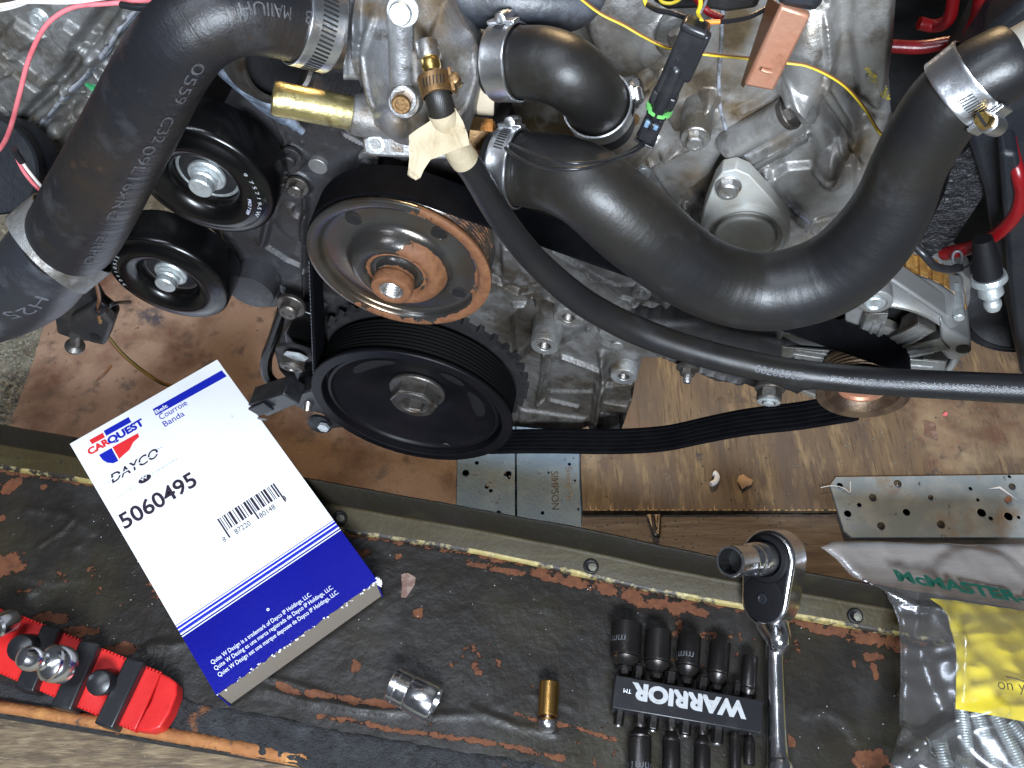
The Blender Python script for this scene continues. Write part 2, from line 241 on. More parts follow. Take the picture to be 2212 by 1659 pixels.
# ---------------------------------------------------------------- object helpers
def thing(name, label, cat, loc, group=None):
    o = bpy.data.objects.new(name, None); COL.objects.link(o); o.empty_display_size = .01
    o.location = tuple(float(c) for c in loc); o['label'] = label; o['category'] = cat
    if group: o['group'] = group
    return o
def tag(o, label, cat, group=None):
    o['label'] = label; o['category'] = cat
    if group: o['group'] = group
    return o
def root_loc(o):
    v = V((0, 0, 0))
    while o is not None: v += o.location; o = o.parent
    return v
class MB:
    def __init__(s): s.v = []; s.f = []; s.mi = []; s.wear = []
    def add(s, vs, fs, wear=None):
        k = len(s.v); s.v += [tuple(float(c) for c in x) for x in vs]; s.f += [tuple(i+k for i in f) for f in fs]
        s.wear += list(wear) if wear is not None else [0.]*len(vs)
        return s
    def box(s, c, size, ax=None):
        ax = ax if ax is not None else np.eye(3); c = np.asarray(c, float)
        vs = [c + ax[0]*size[0]*x/2 + ax[1]*size[1]*y/2 + ax[2]*size[2]*z/2 for x in (-1, 1) for y in (-1, 1) for z in (-1, 1)]
        flip = np.linalg.det(np.array(ax)) < 0
        fs = [(0, 1, 3, 2), (4, 6, 7, 5), (0, 4, 5, 1), (2, 3, 7, 6), (0, 2, 6, 4), (1, 5, 7, 3)]
        if flip: fs = [f[::-1] for f in fs]
        return s.add(vs, fs)
    def lathe(s, prof, c, axis, seg=48, ref=None, rfn=None, cap=True, wearfn=None):
        a = nrm(axis); r0 = nrm(np.cross(a, ref if ref is not None else ([0, 0, 1.] if abs(a[2]) < .9 else [1., 0, 0]))); r1 = np.cross(a, r0)
        c = np.asarray(c, float); vs = []; we = []
        for (r, h) in prof:
            for i in range(seg):
                t = 2*math.pi*i/seg; rr = r*(rfn(t, r, h) if rfn else 1)
                vs.append(c + a*h + rr*(math.cos(t)*r0 + math.sin(t)*r1)); we.append(wearfn(r, h, t) if wearfn else 0.)
        fs = []; n = len(prof)
        for j in range(n-1):
            for i in range(seg):
                k = (i+1) % seg; fs.append((j*seg+i, j*seg+k, (j+1)*seg+k, (j+1)*seg+i))
        if cap:
            fs.append(tuple(range(seg))[::-1]); fs.append(tuple((n-1)*seg+i for i in range(seg)))
        return s.add(vs, fs, we)
    def prism(s, pts, off, both=True):
        n = len(pts); pts = [np.asarray(p, float) for p in pts]; off = np.asarray(off, float)
        vs = pts + [p+off for p in pts]
        fs = [(i, (i+1) % n, n+(i+1) % n, n+i) for i in range(n)] + [tuple(range(n))[::-1], tuple(range(n, 2*n))]
        return s.add(vs, fs)
    def tube(s, pts, rad, seg=20, cap=True):
        fr = frames(pts); n = len(fr)
        rads = rad if hasattr(rad, '__len__') else [rad]*n
        vs = []
        for (c, t, a, b), r in zip(fr, rads):
            for i in range(seg):
                q = 2*math.pi*i/seg; vs.append(c + r*(math.cos(q)*a + math.sin(q)*b))
        fs = [(j*seg+i, j*seg+(i+1) % seg, (j+1)*seg+(i+1) % seg, (j+1)*seg+i) for j in range(n-1) for i in range(seg)]
        if cap: fs += [tuple(range(seg))[::-1], tuple((n-1)*seg+i for i in range(seg))]
        return s.add(vs, fs)
    def build(s, name, m, parent=None, bevel=0, smooth=35, wear=False, bseg=2, uv=None):
        me = bpy.data.meshes.new(name); loc = root_loc(parent) if parent else None
        vs = np.array(s.v, float)
        o = bpy.data.objects.new(name, me); COL.objects.link(o)
        if parent: o.parent = parent; vs = vs - np.array(loc)
        else:
            org = vs.mean(0); org[2] = vs[:, 2].min(); o.location = tuple(org); vs = vs - org
        me.from_pydata(vs.tolist(), [], s.f); me.materials.append(MT[m] if isinstance(m, str) else m)
        me.validate(); me.update()
        import bmesh
        bm = bmesh.new(); bm.from_mesh(me); bmesh.ops.recalc_face_normals(bm, faces=bm.faces); bm.to_mesh(me); bm.free()
        if smooth:
            for p in me.polygons: p.use_smooth = True
            me.set_sharp_from_angle(angle=math.radians(smooth))
        if wear and len(me.vertices) == len(s.wear):
            at = me.attributes.new('wear', 'FLOAT', 'POINT'); at.data.foreach_set('value', np.array(s.wear, dtype=np.float32))
        if uv is not None:
            ul = me.uv_layers.new(name='uv'); vi = np.empty(len(me.loops), int); me.loops.foreach_get('vertex_index', vi)
            ul.data.foreach_set('uv', np.asarray(uv, np.float32)[vi].ravel())
        if bevel:
            b = o.modifiers.new('bevel', 'BEVEL'); b.width = bevel; b.segments = bseg; b.limit_method = 'ANGLE'; b.angle_limit = math.radians(40)
        return o
def catmull(pts, n=12):
    pts = [np.asarray(p, float) for p in pts]; q = [2*pts[0]-pts[1]] + pts + [2*pts[-1]-pts[-2]]; out = []
    for i in range(1, len(q)-2):
        a, b, c, d = q[i-1:i+3]
        for k in range(n):
            t = k/n; out.append(.5*((2*b) + (-a+c)*t + (2*a-5*b+4*c-d)*t*t + (-a+3*b-3*c+d)*t**3))
    out.append(pts[-1]); return out
def frames(pts):
    pts = [np.asarray(p, float) for p in pts]; n = len(pts); out = []; a = None
    for i in range(n):
        t = nrm(pts[min(i+1, n-1)] - pts[max(i-1, 0)])
        if a is None: a = nrm(np.cross(t, [0, 0, 1.] if abs(t[2]) < .9 else [1., 0, 0]))
        else: a = nrm(a - t*(a @ t))
        out.append((pts[i], t, a, np.cross(t, a)))
    return out
class Hose:
    """a hose through points (centre, radius); keeps its centre line so that print can be wrapped on it"""
    def __init__(s, cps, n=14):
        arr = catmull([np.append(np.asarray(c, float), r) for c, r in cps], n)
        s.c = [x[:3] for x in arr]; s.r = [x[3] for x in arr]
        s.s = np.concatenate([[0], np.cumsum([np.linalg.norm(s.c[i+1]-s.c[i]) for i in range(len(s.c)-1)])])
        s.fr = frames(s.c)
    def at(s, d):
        d = min(max(d, 0), s.s[-1]-1e-9); i = int(np.searchsorted(s.s, d, 'right')-1); i = min(i, len(s.c)-2)
        f = (d-s.s[i])/(s.s[i+1]-s.s[i]); c = s.c[i]*(1-f)+s.c[i+1]*f; t = nrm(s.fr[i][1]*(1-f)+s.fr[i+1][1]*f)
        return c, t, s.r[i]*(1-f)+s.r[i+1]*f
    def near(s, u, v):
        best = None
        for i, c in enumerate(s.c):
            dd = c-CAM; k = -(dd @ BK); uu = CX+F*(dd @ RT)/k; vv = CY-F*(dd @ UP)/k; q = (uu-u)**2+(vv-v)**2
            if best is None or q < best[0]: best = (q, s.s[i])
        return best[1]
    def build(s, name, m, parent=None, seg=40, hollow=False):
        mb = MB(); mb.tube(s.c, s.r, seg); uv = []
        for i in range(len(s.c)):
            for k in range(seg): uv.append((s.s[i], k/seg*.25))
        return mb.build(name, m, parent, uv=uv, smooth=50)
    def wrap(s, txt, size, d0, phi0, sign, m, parent, name='printed_lettering', bold=0., lift=.0003, sx=1.):
        vs, fs, wd = text2d(txt, size, bold); mb = MB(); out = []
        for x, y in vs:
            d = d0 + sign*x*sx; c, t, r = s.at(d); e = CAM-c; e = nrm(e - t*(e @ t)); b = np.cross(t, e)
            ph = phi0 - sign*y/r
            out.append(c + (r+lift)*(math.cos(ph)*e + math.sin(ph)*b))
        mb.add(out, fs); return mb.build(name, m, parent, smooth=0)
_tc = {}
def text2d(txt, size, bold=0., shear=0.):
    k = (txt, bold, shear)
    if k not in _tc:
        cu = bpy.data.curves.new('t', 'FONT'); cu.body = txt; cu.size = 1; cu.offset = bold; cu.shear = shear; cu.resolution_u = 4
        o = bpy.data.objects.new('t', cu); COL.objects.link(o); bpy.context.view_layer.update()
        dg = bpy.context.evaluated_depsgraph_get(); me = o.evaluated_get(dg).to_mesh()
        vs = np.array([tuple(v.co)[:2] for v in me.vertices]); fs = [tuple(p.vertices) for p in me.polygons]
        o.evaluated_get(dg).to_mesh_clear(); bpy.data.objects.remove(o); bpy.data.curves.remove(cu)
        vs[:, 0] -= vs[:, 0].min(); _tc[k] = (vs, fs)
    vs, fs = _tc[k]; return vs*size, fs, vs[:, 0].max()*size
def flat_text(txt, org, ex, ey, size, m, parent, name='lettering', bold=0., shear=0., fit=None, lift=None, warp=None):
    vs, fs, wd = text2d(txt, size, bold, shear); ex = np.asarray(ex); ey = np.asarray(ey)
    k = (fit/wd) if fit else 1
    mb = MB(); n = nrm(np.cross(ex, ey)); l = .00025 if lift is None else lift
    pts = [np.asarray(org)+ex*x*k+ey*y+n*l for x, y in vs]
    if warp: pts = [warp(p) for p in pts]
    mb.add(pts, fs); return mb.build(name, m, parent, smooth=0)
def hexbolt(parent, c, axis, r, h, m='steel', washer=1.55, wh=.25, name='bolt', flange=False, rot=0., wm=None, dome=.1):
    """bolt head standing on a washer; r = radius over corners"""
    a = nrm(axis); mb = MB(); wr = r*washer
    ref = nrm(np.cross(a, [math.cos(rot), math.sin(rot), .3]))
    mb.lathe([(r*.2, -.002), (wr*.97, -.002), (wr, 0), (wr, wh*r*.7), (wr*.94, wh*r)], c, a, 28)
    w_ = None
    if wm: w_ = mb.build('washer', wm, parent); mb = MB()
    b0 = wh*r
    mb.lathe([(r, b0), (r, b0+h*.82)], c, a, 6, ref=ref)
    mb.lathe([(r*.985, b0+h*.82), (r*.83, b0+h), (r*.55, b0+h), (r*.5, b0+h-dome*r), (r*.05, b0+h-dome*r)], c, a, 24, cap=True)
    return mb.build(name, m, parent, smooth=25)
def capscrew(parent, c, axis, r, h, m='clamp', name='screw', slot=True):
    a = nrm(axis); mb = MB(); mb.lathe([(r, -h), (r, h*.6), (r*.85, h), (r*.1, h)], c, a, 6)
    mb.build(name, m, parent, smooth=25)
    if slot:
        q = MB(); ex = nrm(np.cross(a, [.4, .3, .8])); q.box(np.asarray(c)+a*(h*.93), (r*1.7, r*.3, h*.2), np.array([ex, np.cross(a, ex), a]))
        q.build('slot', 'holeblack', parent, smooth=0)
def clamp(label, hose, d, w, screw_px=None, m='clamp', slots=None, scr=None, size=1., name='hose_clamp', extra=.0012, slotcol='holeblack', tail=False, capm=None):
    """worm clamp: a flat band round the hose, cut slots, worm housing and screw"""
    c, t, r = hose.at(d); root = thing(name, label, 'hose clamp', c); R = r+extra
    e = nrm(CAM-c - t*((CAM-c) @ t)); b = np.cross(t, e)
    mb = MB(); th = .0009
    mb.lathe([(R, -w/2), (R+th, -w/2+.0003), (R+th*1.2, -w/2+.001), (R+th, -w/2+.002), (R+th, w/2-.002), (R+th*1.2, w/2-.001), (R+th, w/2-.0003), (R, w/2)], c, t, 72, cap=False)
    mb.build('band', m, root)
    if slots:
        a0, a1, n = slots; q = MB()
        for i in range(n):
            ph = a0+(a1-a0)*i/max(n-1, 1); rad = math.cos(ph)*e+math.sin(ph)*b; tan = -math.sin(ph)*e+math.cos(ph)*b
            ax = np.array([nrm(t*1+tan*.18), nrm(tan-t*.18), rad]); q.box(c+rad*(R+th*1.05), (w*.42, abs(a1-a0)/n*R*.45, .0004), ax)
        o = q.build('slot', slotcol, root, smooth=0)
    if scr is not None:
        ph, hl, sr, tilt = scr; rad = math.cos(ph)*e+math.sin(ph)*b; tan = -math.sin(ph)*e+math.cos(ph)*b
        hc = c+rad*(R+sr*1.0); ax = np.array([t, tan, rad])
        h = MB(); h.lathe([(sr*.6, -hl/2), (sr*1.1, -hl/2+.0008), (sr*1.15, 0), (sr*1.1, hl/2-.0008), (sr*.6, hl/2)], hc, tan, 24)
        h.box(c+rad*(R+.0016), (w*1.12, hl*.9, .002), ax)
        h.build('worm_housing', m, root, bevel=.0004)
        s_ = MB(); sg = 1 if tilt >= 0 else -1
        s_.lathe([(sr*.9, 0), (sr*.9, sr*1.2), (sr*.8, sr*1.5), (sr*.1, sr*1.5)], hc+tan*sg*hl/2, tan*sg, 6); so = s_.build('screw', capm or m, root, smooth=25)
        sl = MB(); sl.box(hc+tan*sg*(hl/2+sr*1.45), (sr*1.8, sr*.3, sr*.35), np.array([rad, t, tan])); sl.build('screw_slot', 'holeblack', so, smooth=0)
    return root
# ---------------------------------------------------------------- relief surfaces (castings, tray)
def vnoise(x, y, scale, seed=0, octv=3):
    g = np.random.default_rng(seed); T = g.random((64, 64)); out = np.zeros_like(x); amp = 1; tot = 0
    for k in range(octv):
        X = x*scale*2**k; Y = y*scale*2**k; xi = np.floor(X).astype(int); yi = np.floor(Y).astype(int); fx = X-xi; fy = Y-yi
        fx = fx*fx*(3-2*fx); fy = fy*fy*(3-2*fy); i0 = xi % 64; i1 = (xi+1) % 64; j0 = yi % 64; j1 = (yi+1) % 64
        out += amp*((T[i0, j0]*(1-fx)+T[i1, j0]*fx)*(1-fy)+(T[i0, j1]*(1-fx)+T[i1, j1]*fx)*fy); tot += amp; amp *= .5
    return out/tot
def segd(x, y, a, b):
    a = np.array(a); b = np.array(b); d = b-a; L = d @ d+1e-18; t = np.clip(((x-a[0])*d[0]+(y-a[1])*d[1])/L, 0, 1)
    return np.hypot(x-a[0]-t*d[0], y-a[1]-t*d[1]), a[0]+t*d[0], a[1]+t*d[1]
def sdf(x, y, poly):
    """signed distance, negative inside, plus the closest boundary point"""
    D = np.full(x.shape, 1e9); cx = np.zeros_like(x); cy = np.zeros_like(x); ins = np.zeros(x.shape, bool); n = len(poly)
    for i in range(n):
        a, b = poly[i], poly[(i+1) % n]; d, qx, qy = segd(x, y, a, b); k = d < D; D = np.where(k, d, D); cx = np.where(k, qx, cx); cy = np.where(k, qy, cy)
        c = ((a[1] > y) != (b[1] > y)); xx = (b[0]-a[0])*(y-a[1])/((b[1]-a[1]) or 1e-12)+a[0]; ins ^= c & (x < xx)
    return np.where(ins, -D, D), cx, cy
def sst(a, b, x):
    t = np.clip((x-a)/(b-a), 0, 1); return t*t*(3-2*t)
SURF = {}
def on(name, u, v, lift=0.):
    """the point of a built relief surface seen at (u, v), raised by lift"""
    st, lo, res, h, o, e1, e2, n = SURF[name]; hh = 0.
    d = ray(u, v)
    for _ in range(6):
        X = CAM+d*(((o+n*hh-CAM) @ n)/(d @ n)); q = np.array([(X-o) @ e1, (X-o) @ e2]); i = np.clip(((q-lo)/res).astype(int), 0, np.array(h.shape)-1); hh = .5*hh+.5*float(h[i[0], i[1]])
    return X+n*lift
def onp(name, u, v, L=0.):
    """as on(), but the point stands L in front of the surface and is still seen at (u, v)"""
    st, lo, res, h, o, e1, e2, n = SURF[name]; X = on(name, u, v); hh = (X-o) @ n+L; d = ray(u, v)
    return CAM+d*(((o+n*hh-CAM) @ n)/(d @ n))
def boss(parent, surf, u, v, r, L, m, hole=0, thread=None, n=None, nm='boss', deep=.012, taper=1.0):
    c = onp(surf, u, v, L); n = SURF[surf][7] if n is None else n; R = px(c, r); mb = MB(); hr = px(c, hole)
    pr = [(R*taper, -L-.012), (R, -.0012), (R*.93, 0)]+([(hr*1.15, 0), (hr, -.0008), (hr, -deep), (.0001, -deep)] if hole else [(R*.5, .0003), (.0001, .0003)])
    mb.lathe(pr, c, n, 48, cap=False); b = mb.build(nm, m, parent)
    if thread:
        t = MB(); t.lathe([(hr*.99, -.0006)]+[(hr*(.97 if k % 2 else .84), -.0009-.0008*k) for k in range(12)]+[(.0001, -.0105)], c, n, 28, cap=False); t.build('thread', thread, b)
    return c
def relief(name, m, parent, outline, o, e1, e2, res, feats, back=.03, edge=.004, rough=.0006, seed=1, wearfn=None, build=True, smooth=60, hs=1., bhs=None):
    bhs = bhs if bhs is not None else max(hs, .8*hs+.2)
    """a sheet with real relief in the plane (o, e1, e2); outline and features are given by where they lie in that plane"""
    n = nrm(np.cross(e1, e2)); o = np.asarray(o, float)
    def st(q):
        d = ray(*q); X = CAM+d*(((o-CAM) @ n)/(d @ n)); return np.array([(X-o) @ e1, (X-o) @ e2])
    mid = o; 
    poly = [st(q) for q in outline]; lo = np.min(poly, 0)-res; hi = np.max(poly, 0)+res
    cpx = np.mean(outline, 0); k = px(CAM+ray(*cpx)*(((o-CAM) @ n)/(ray(*cpx) @ n)), 1.)
    S, T = np.meshgrid(np.arange(lo[0], hi[0], res), np.arange(lo[1], hi[1], res), indexing='ij')
    D, qx, qy = sdf(S, T, poly); keep = D < res*1.45
    S2 = np.where((D > -res*.35) & keep, qx, S); T2 = np.where((D > -res*.35) & keep, qy, T)
    h = np.zeros_like(S2); W = np.zeros_like(S2)
    for f in feats:
        kd = f[0]
        if kd == 'poly':      # raised or sunk plateau: pts, height, edge width (px)
            d, _, _ = sdf(S2, T2, [st(q) for q in f[1]]); e = f[3]*k; h = h+hs*f[2]*(1-sst(-e, e*.2, d))
        elif kd == 'ridge':   # pts, half width px, height
            d = np.full(S2.shape, 1e9); pp = [st(q) for q in f[1]]
            for a, b in zip(pp[:-1], pp[1:]): d = np.minimum(d, segd(S2, T2, a, b)[0])
            wd = f[2]*k; h = h+hs*f[3]*(1-sst(wd*.3, wd*1.3, d))
        elif kd == 'boss':    # centre, radius px, height, hole radius px, hole depth
            c = st(f[1]); d = np.hypot(S2-c[0], T2-c[1]); R_ = f[2]*k
            top = h.copy(); cidx = np.unravel_index(np.argmin(d), d.shape); h0 = h[cidx]
            h = np.maximum(h, h0+bhs*f[3]*(1-sst(R_*.97, R_*1.2, d))) if f[3] > 0 else h+bhs*f[3]*(1-sst(R_*.9, R_*1.08, d))
            if len(f) > 4: h = h-f[5]*(1-sst(f[4]*k*.85, f[4]*k*1.1, d))
        elif kd == 'dome':    # centre, rx px, ry px, height, rot deg
            c = st(f[1]); q = math.radians(f[5] if len(f) > 5 else 0); X = (S2-c[0])*math.cos(q)+(T2-c[1])*math.sin(q); Y = -(S2-c[0])*math.sin(q)+(T2-c[1])*math.cos(q)
            dd = (X/(f[2]*k))**2+(Y/(f[3]*k))**2; q = dd < 1; h = h+hs*f[4]*np.where(q, (1-dd)**.75 if False else np.sqrt(np.clip(1-dd, 0, 1))*sst(1., .8, dd), 0)
        elif kd == 'cyl':     # p1, p2, radius px, lift
            a, b = st(f[1]), st(f[2]); d = segd(S2, T2, a, b)[0]; R_ = f[3]*k; nh = f[4]*hs+(R_ if len(f) < 6 else f[5])*np.sqrt(np.clip(1-(d/R_)**2, 0, None)); sm = .0025; nh = np.where(d < R_*1.02, nh, -1); m_ = np.clip(.5+.5*(nh-h)/sm, 0, 1); h = np.where(nh > -1, h*(1-m_)+nh*m_+sm*m_*(1-m_)*.5, h)
        elif kd == 'fn': h, W = f[1](S2, T2, h, W, st, k)
        elif kd == 'blob':    # wear patch: centre, rx, ry, strength
            c = st(f[1]); dd = np.sqrt(((S2-c[0])/(f[2]*k))**2+((T2-c[1])/(f[3]*k))**2); W = np.maximum(W, f[4]*np.clip(1.5-dd, 0, 1))
        elif kd == 'wear':    # wear line: pts, half width px, strength
            d = np.full(S2.shape, 1e9); pp = [st(q) for q in f[1]]
            for a, b in zip(pp[:-1], pp[1:]): d = np.minimum(d, segd(S2, T2, a, b)[0])
            W = np.maximum(W, f[3]*np.clip(1.5-d/(f[2]*k), 0, 1))
    h = h + rough*(vnoise(S2, T2, 55, seed)-.5)*2 + rough*.5*(vnoise(S2, T2, 180, seed+1)-.5)*2
    if edge: h = h - edge*(1-np.clip(-D/edge, 0, 1))**2
    for _ in range(2 if hs != 1. or rough < .00045 else 0):
        hp = np.pad(h, 1, mode='edge'); h = (hp[1:-1, 1:-1]*4+hp[:-2, 1:-1]+hp[2:, 1:-1]+hp[1:-1, :-2]+hp[1:-1, 2:])/8
    X = o[None, None, :] + S2[..., None]*e1 + T2[..., None]*e2 + h[..., None]*n
    idx = -np.ones(S.shape, int); kk = np.argwhere(keep); idx[keep] = np.arange(len(kk)); vs = X[keep]; we = W[keep]
    a, b, c, d = idx[:-1, :-1], idx[1:, :-1], idx[1:, 1:], idx[:-1, 1:]; ok = (a >= 0) & (b >= 0) & (c >= 0) & (d >= 0)
    q = np.stack([a[ok], b[ok], c[ok], d[ok]], 1); fs = [tuple(r) for r in q.tolist()]
    # skirt behind the rim
    from collections import Counter
    ed = np.concatenate([q[:, [0, 1]], q[:, [1, 2]], q[:, [2, 3]], q[:, [3, 0]]]); key = np.sort(ed, 1); code = key[:, 0]*10**7+key[:, 1]
    un, inv, ct = np.unique(code, return_inverse=True, return_counts=True); bd = ed[ct[inv] == 1]
    vs = vs.tolist(); bm = {}; we = we.tolist()
    for i, j in bd.tolist():
        for t in (i, j):
            if t not in bm: bm[t] = len(vs); vs.append((np.array(vs[t])-n*back).tolist()); we.append(we[t])
        fs.append((j, i, bm[i], bm[j]))
    SURF[name] = (st, lo, res, h, o, e1, e2, n)
    me = bpy.data.meshes.new(name); ob = bpy.data.objects.new(name, me); COL.objects.link(ob); vs = np.array(vs)
    if parent: ob.parent = parent; vs = vs-np.array(root_loc(parent))
    else: org = vs.mean(0); ob.location = tuple(org); vs = vs-org
    me.from_pydata(vs.tolist(), [], fs); me.materials.append(MT[m]); me.update()
    for p in me.polygons: p.use_smooth = True
    me.set_sharp_from_angle(angle=math.radians(smooth))
    at = me.attributes.new('wear', 'FLOAT', 'POINT'); at.data.foreach_set('value', np.array(we, dtype=np.float32))
    return ob
# ================================================================ SETTING
X0 = np.array([1., 0, 0]); Y0 = np.array([0, 1., 0]); Z0 = np.array([0, 0, 1.])
g = MB(); g.add([(-4, -4, -.004), (4, -4, -.004), (4, 6, -.004), (-4, 6, -.004)], [(0, 1, 2, 3)])
fl = g.build('concrete_floor', 'concrete', smooth=0); fl['kind'] = 'structure'
def slab(name, m, pts, z0, z1, bevel=0, parent=None, jag=0):
    q = [P(u, v, z1) for u, v in pts]
    if jag:
        out = []
        for i in range(len(q)):
            a, b = q[i], q[(i+1) % len(q)]; n = max(1, int(np.linalg.norm(b-a)/.008)); d = nrm(np.cross(b-a, Z0))
            for k in range(n): out.append(a+(b-a)*k/n + (d*rng.normal()*jag if k else 0))
        q = out
    mb = MB(); mb.prism(q, (0, 0, z0-z1)); return mb.build(name, m, parent, bevel=bevel, smooth=0)
tag(slab('hardboard_sheet', 'hardboard', [(128, 540), (96, 700), (58, 815), (20, 915), (-40, 1100), (985, 1270), (988, 1090), (989, 880), (989, 560)], 0, .008, .0008, jag=.0006), 'oil stained reddish brown hardboard sheet under the engine', 'hardboard')
tag(slab('plywood_board', 'ply', [(1256, 600), (2600, 560), (2600, 1099), (1258, 1103), (1254, 990)], .004, .022, .0008, jag=.0004), 'worn plywood board with vertical grain below the long hose', 'board')
tag(slab('floor_board', 'ply2', [(1256, 1112), (2600, 1107), (2600, 1400), (1256, 1400)], .0, .016, .0008, jag=.0004), 'horizontal grain board in front of the worn plywood', 'board')
sl = MB()
for i in range(70):
    u = 1262+i*13.4+random.uniform(-3, 3); v = 1102.5; z = .0223; a = P(u, v, z); l = random.uniform(.002, .006) if random.random() > .12 else random.uniform(.012, .02)
    sl.prism([P(u, v, z), P(u+random.uniform(9, 14), v, z), P(u+7, v-random.uniform(1.5, 3), z)], (0, 0, -.001))
    if l > .01: sl.prism([P(u, v, z), P(u+2.5, v, z), P(u+1, v-l*900, z)], (0, 0, -.0006))
o = sl.build('splintered_edge', 'woodedge', None, smooth=0); tag(o, 'pale splintered edge strip along the front of the plywood', 'wood splinters'); o['kind'] = 'stuff'
# ---- blue galvanised plates
def plate(name, m, label, cat, pts, z0, z1, nails, holes, group=None):
    q = [P(u, v, z1) for u, v in pts]; c = np.mean(q, 0); c[2] = z0
    root = thing(name, label, cat, c, group); mb = MB(); mb.prism(q, (0, 0, z0-z1)); mb.build('plate', m, root, bevel=.0006, smooth=0)
    for (u, v, r) in holes:
        h = MB(); h.lathe([(r*.35, .0002), (r, .0003), (r*1.08, .0006), (r*1.2, .0002)], P(u, v, z1), Z0, 18, cap=False); h.build('hole_rim', m, root)
        d = MB(); d.lathe([(r*.1, .00035), (r, .00035)], P(u, v, z1), Z0, 18); d.build('hole', 'holeblack', root)
    for (u, v, r) in nails:
        h = MB(); h.lathe([(r, 0), (r, .0012), (r*.8, .0022), (r*.1, .0026)], P(u, v, z1), nrm([random.uniform(-.2, .2), random.uniform(-.2, .2), 1]), 14); h.build('nail', 'steel_dark', root)
    return root
plate('galvanised_plate', 'galv', 'blue-grey galvanised plate with nail holes, left of the narrow seam', 'metal plate', [(989, 860), (1112, 860), (1113, 1160), (985, 1160)], .004, .0105, [(1091, 1024, .0016), (1052, 1051, .0022), (1100, 1031, .0016)], [(1006, 1022, .004), (1098, 1024, .0038), (1060, 1060, .002), (1077, 1108, .0028), (1119-20, 1160-15, .0025), (1030, 1000, .0022)], 'galvanised plates under the pulley')
r_ = plate('galvanised_plate', 'galv', 'blue-grey galvanised plate with faint stamped lettering, right of the narrow seam', 'metal plate', [(1115, 860), (1252, 860), (1259, 1146), (1117, 1126+30)], .004, .0112, [], [(1230, 1003, .0018), (1185, 1021, .0012), (1242, 1038, .0012), (1172, 1108, .002), (1249, 1100, .0013)], 'galvanised plates under the pulley')
flat_text('SIMPSON', P(1190, 1018, .0112), (0, -1, 0), (1, 0, 0), .013, 'blackwire', r_, 'stamped_lettering')
flat_text('Strong-Tie', P(1222, 1008, .0112), (0, -1, 0), (1, 0, 0), .011, 'steel_dark', r_, 'stamped_lettering')
plate('nail_plate', 'galv2', 'long grey galvanised nail plate with clipped corners on the plywood', 'metal plate', [(1793, 1048), (1806, 1030), (2420, 1022), (2420, 1160), (1840, 1161), (1824, 1147)], .0222, .0262,
      [(1885, 1075, .0045), (1939, 1045, .0046), (1903, 1136, .0045), (2032, 1133, .0046), (2010, 1075, .003), (2186, 1052, .004)], [(1831, 1110, .0042), (1958, 1107, .0042), (1814, 1049, .0036), (2120, 1108, .0052), (2178, 1116, .005), (1856, 1091, .0025), (2096, 1056, .0022), (2112, 1080, .002), (2180, 1030, .002), (2200, 1118, .002), (2140, 1120, .0025)])
# ---- loose bits on the boards
def flake(name, label, cat, m, pts, z, h, group=None):
    q = [P(u, v, z+h) for u, v in pts]; mb = MB(); mb.prism(q, (0, 0, -h)); o = mb.build(name, m, None, bevel=h*.3, smooth=0); return tag(o, label, cat, group)
mb = MB(); mb.tube(catmull([P(1536, 1046, .027), P(1545, 1041, .027), P(1549, 1032, .027), P(1546, 1024, .027), P(1541, 1021, .027)], 5), [.0035]*21, 8)
tag(mb.build('plastic_clip', 'white'), 'small white curved plastic piece on the plywood', 'plastic clip')
mb = MB(); mb.lathe([(.003, 0), (.008, .001), (.009, .003), (.006, .005), (.001, .0055)], P(1607, 1042, .0225), Z0, 9, rfn=lambda t, r, h: 1+.2*math.sin(3*t)+.12*math.sin(5*t+1)); tag(mb.build('wood_chip', 'chip'), 'tan wood chip on the plywood', 'wood chip')
flake('rust_flake', 'brown metal flake lying right of the copper rimmed pulley', 'flake', 'brownchip', [(1999, 908), (2021, 915), (2027, 950), (1998, 938)], .0225, .0018)
flake('pink_scrap', 'tiny pink scrap on the plywood', 'scrap', 'pinkwire', [(2036, 895), (2043, 888), (2049, 893), (2045, 899)], .0225, .002)
flake('wood_chip', 'orange chip with white fibre on the nail plate', 'wood chip', 'copper', [(2170, 1078), (2182, 1070), (2188, 1080), (2178, 1087)], .0264, .003)
o = flake('straw', 'white fibre lying on the nail plate', 'fibre', 'white', [(2135, 1056), (2160, 1050), (2199, 1080), (2160, 1055)], .0268, .0008)
mb = MB(); mb.tube(catmull([P(1773, 1053, .028), P(1800, 1049, .028), P(1824, 1055, .029), P(1836, 1064, .027), P(1837, 1040, .027)], 5), .0005, 6); tag(mb.build('white_thread', 'white'), 'thin white thread over the corner of the nail plate', 'thread')
mb = MB(); mb.tube(catmull([P(1410, 1113, .02), P(1415, 1150, .022), P(1421, 1152, .022), P(1424, 1112, .02)], 5), .0028, 8); mb.prism([P(1398, 1111, .021), P(1424, 1111, .021), P(1425, 1142, .023), P(1414, 1154, .023)], (0, 0, -.003))
tag(mb.build('spring_clip', 'steel_dark', smooth=30), 'grey steel spring clip in the seam of the boards', 'clip')
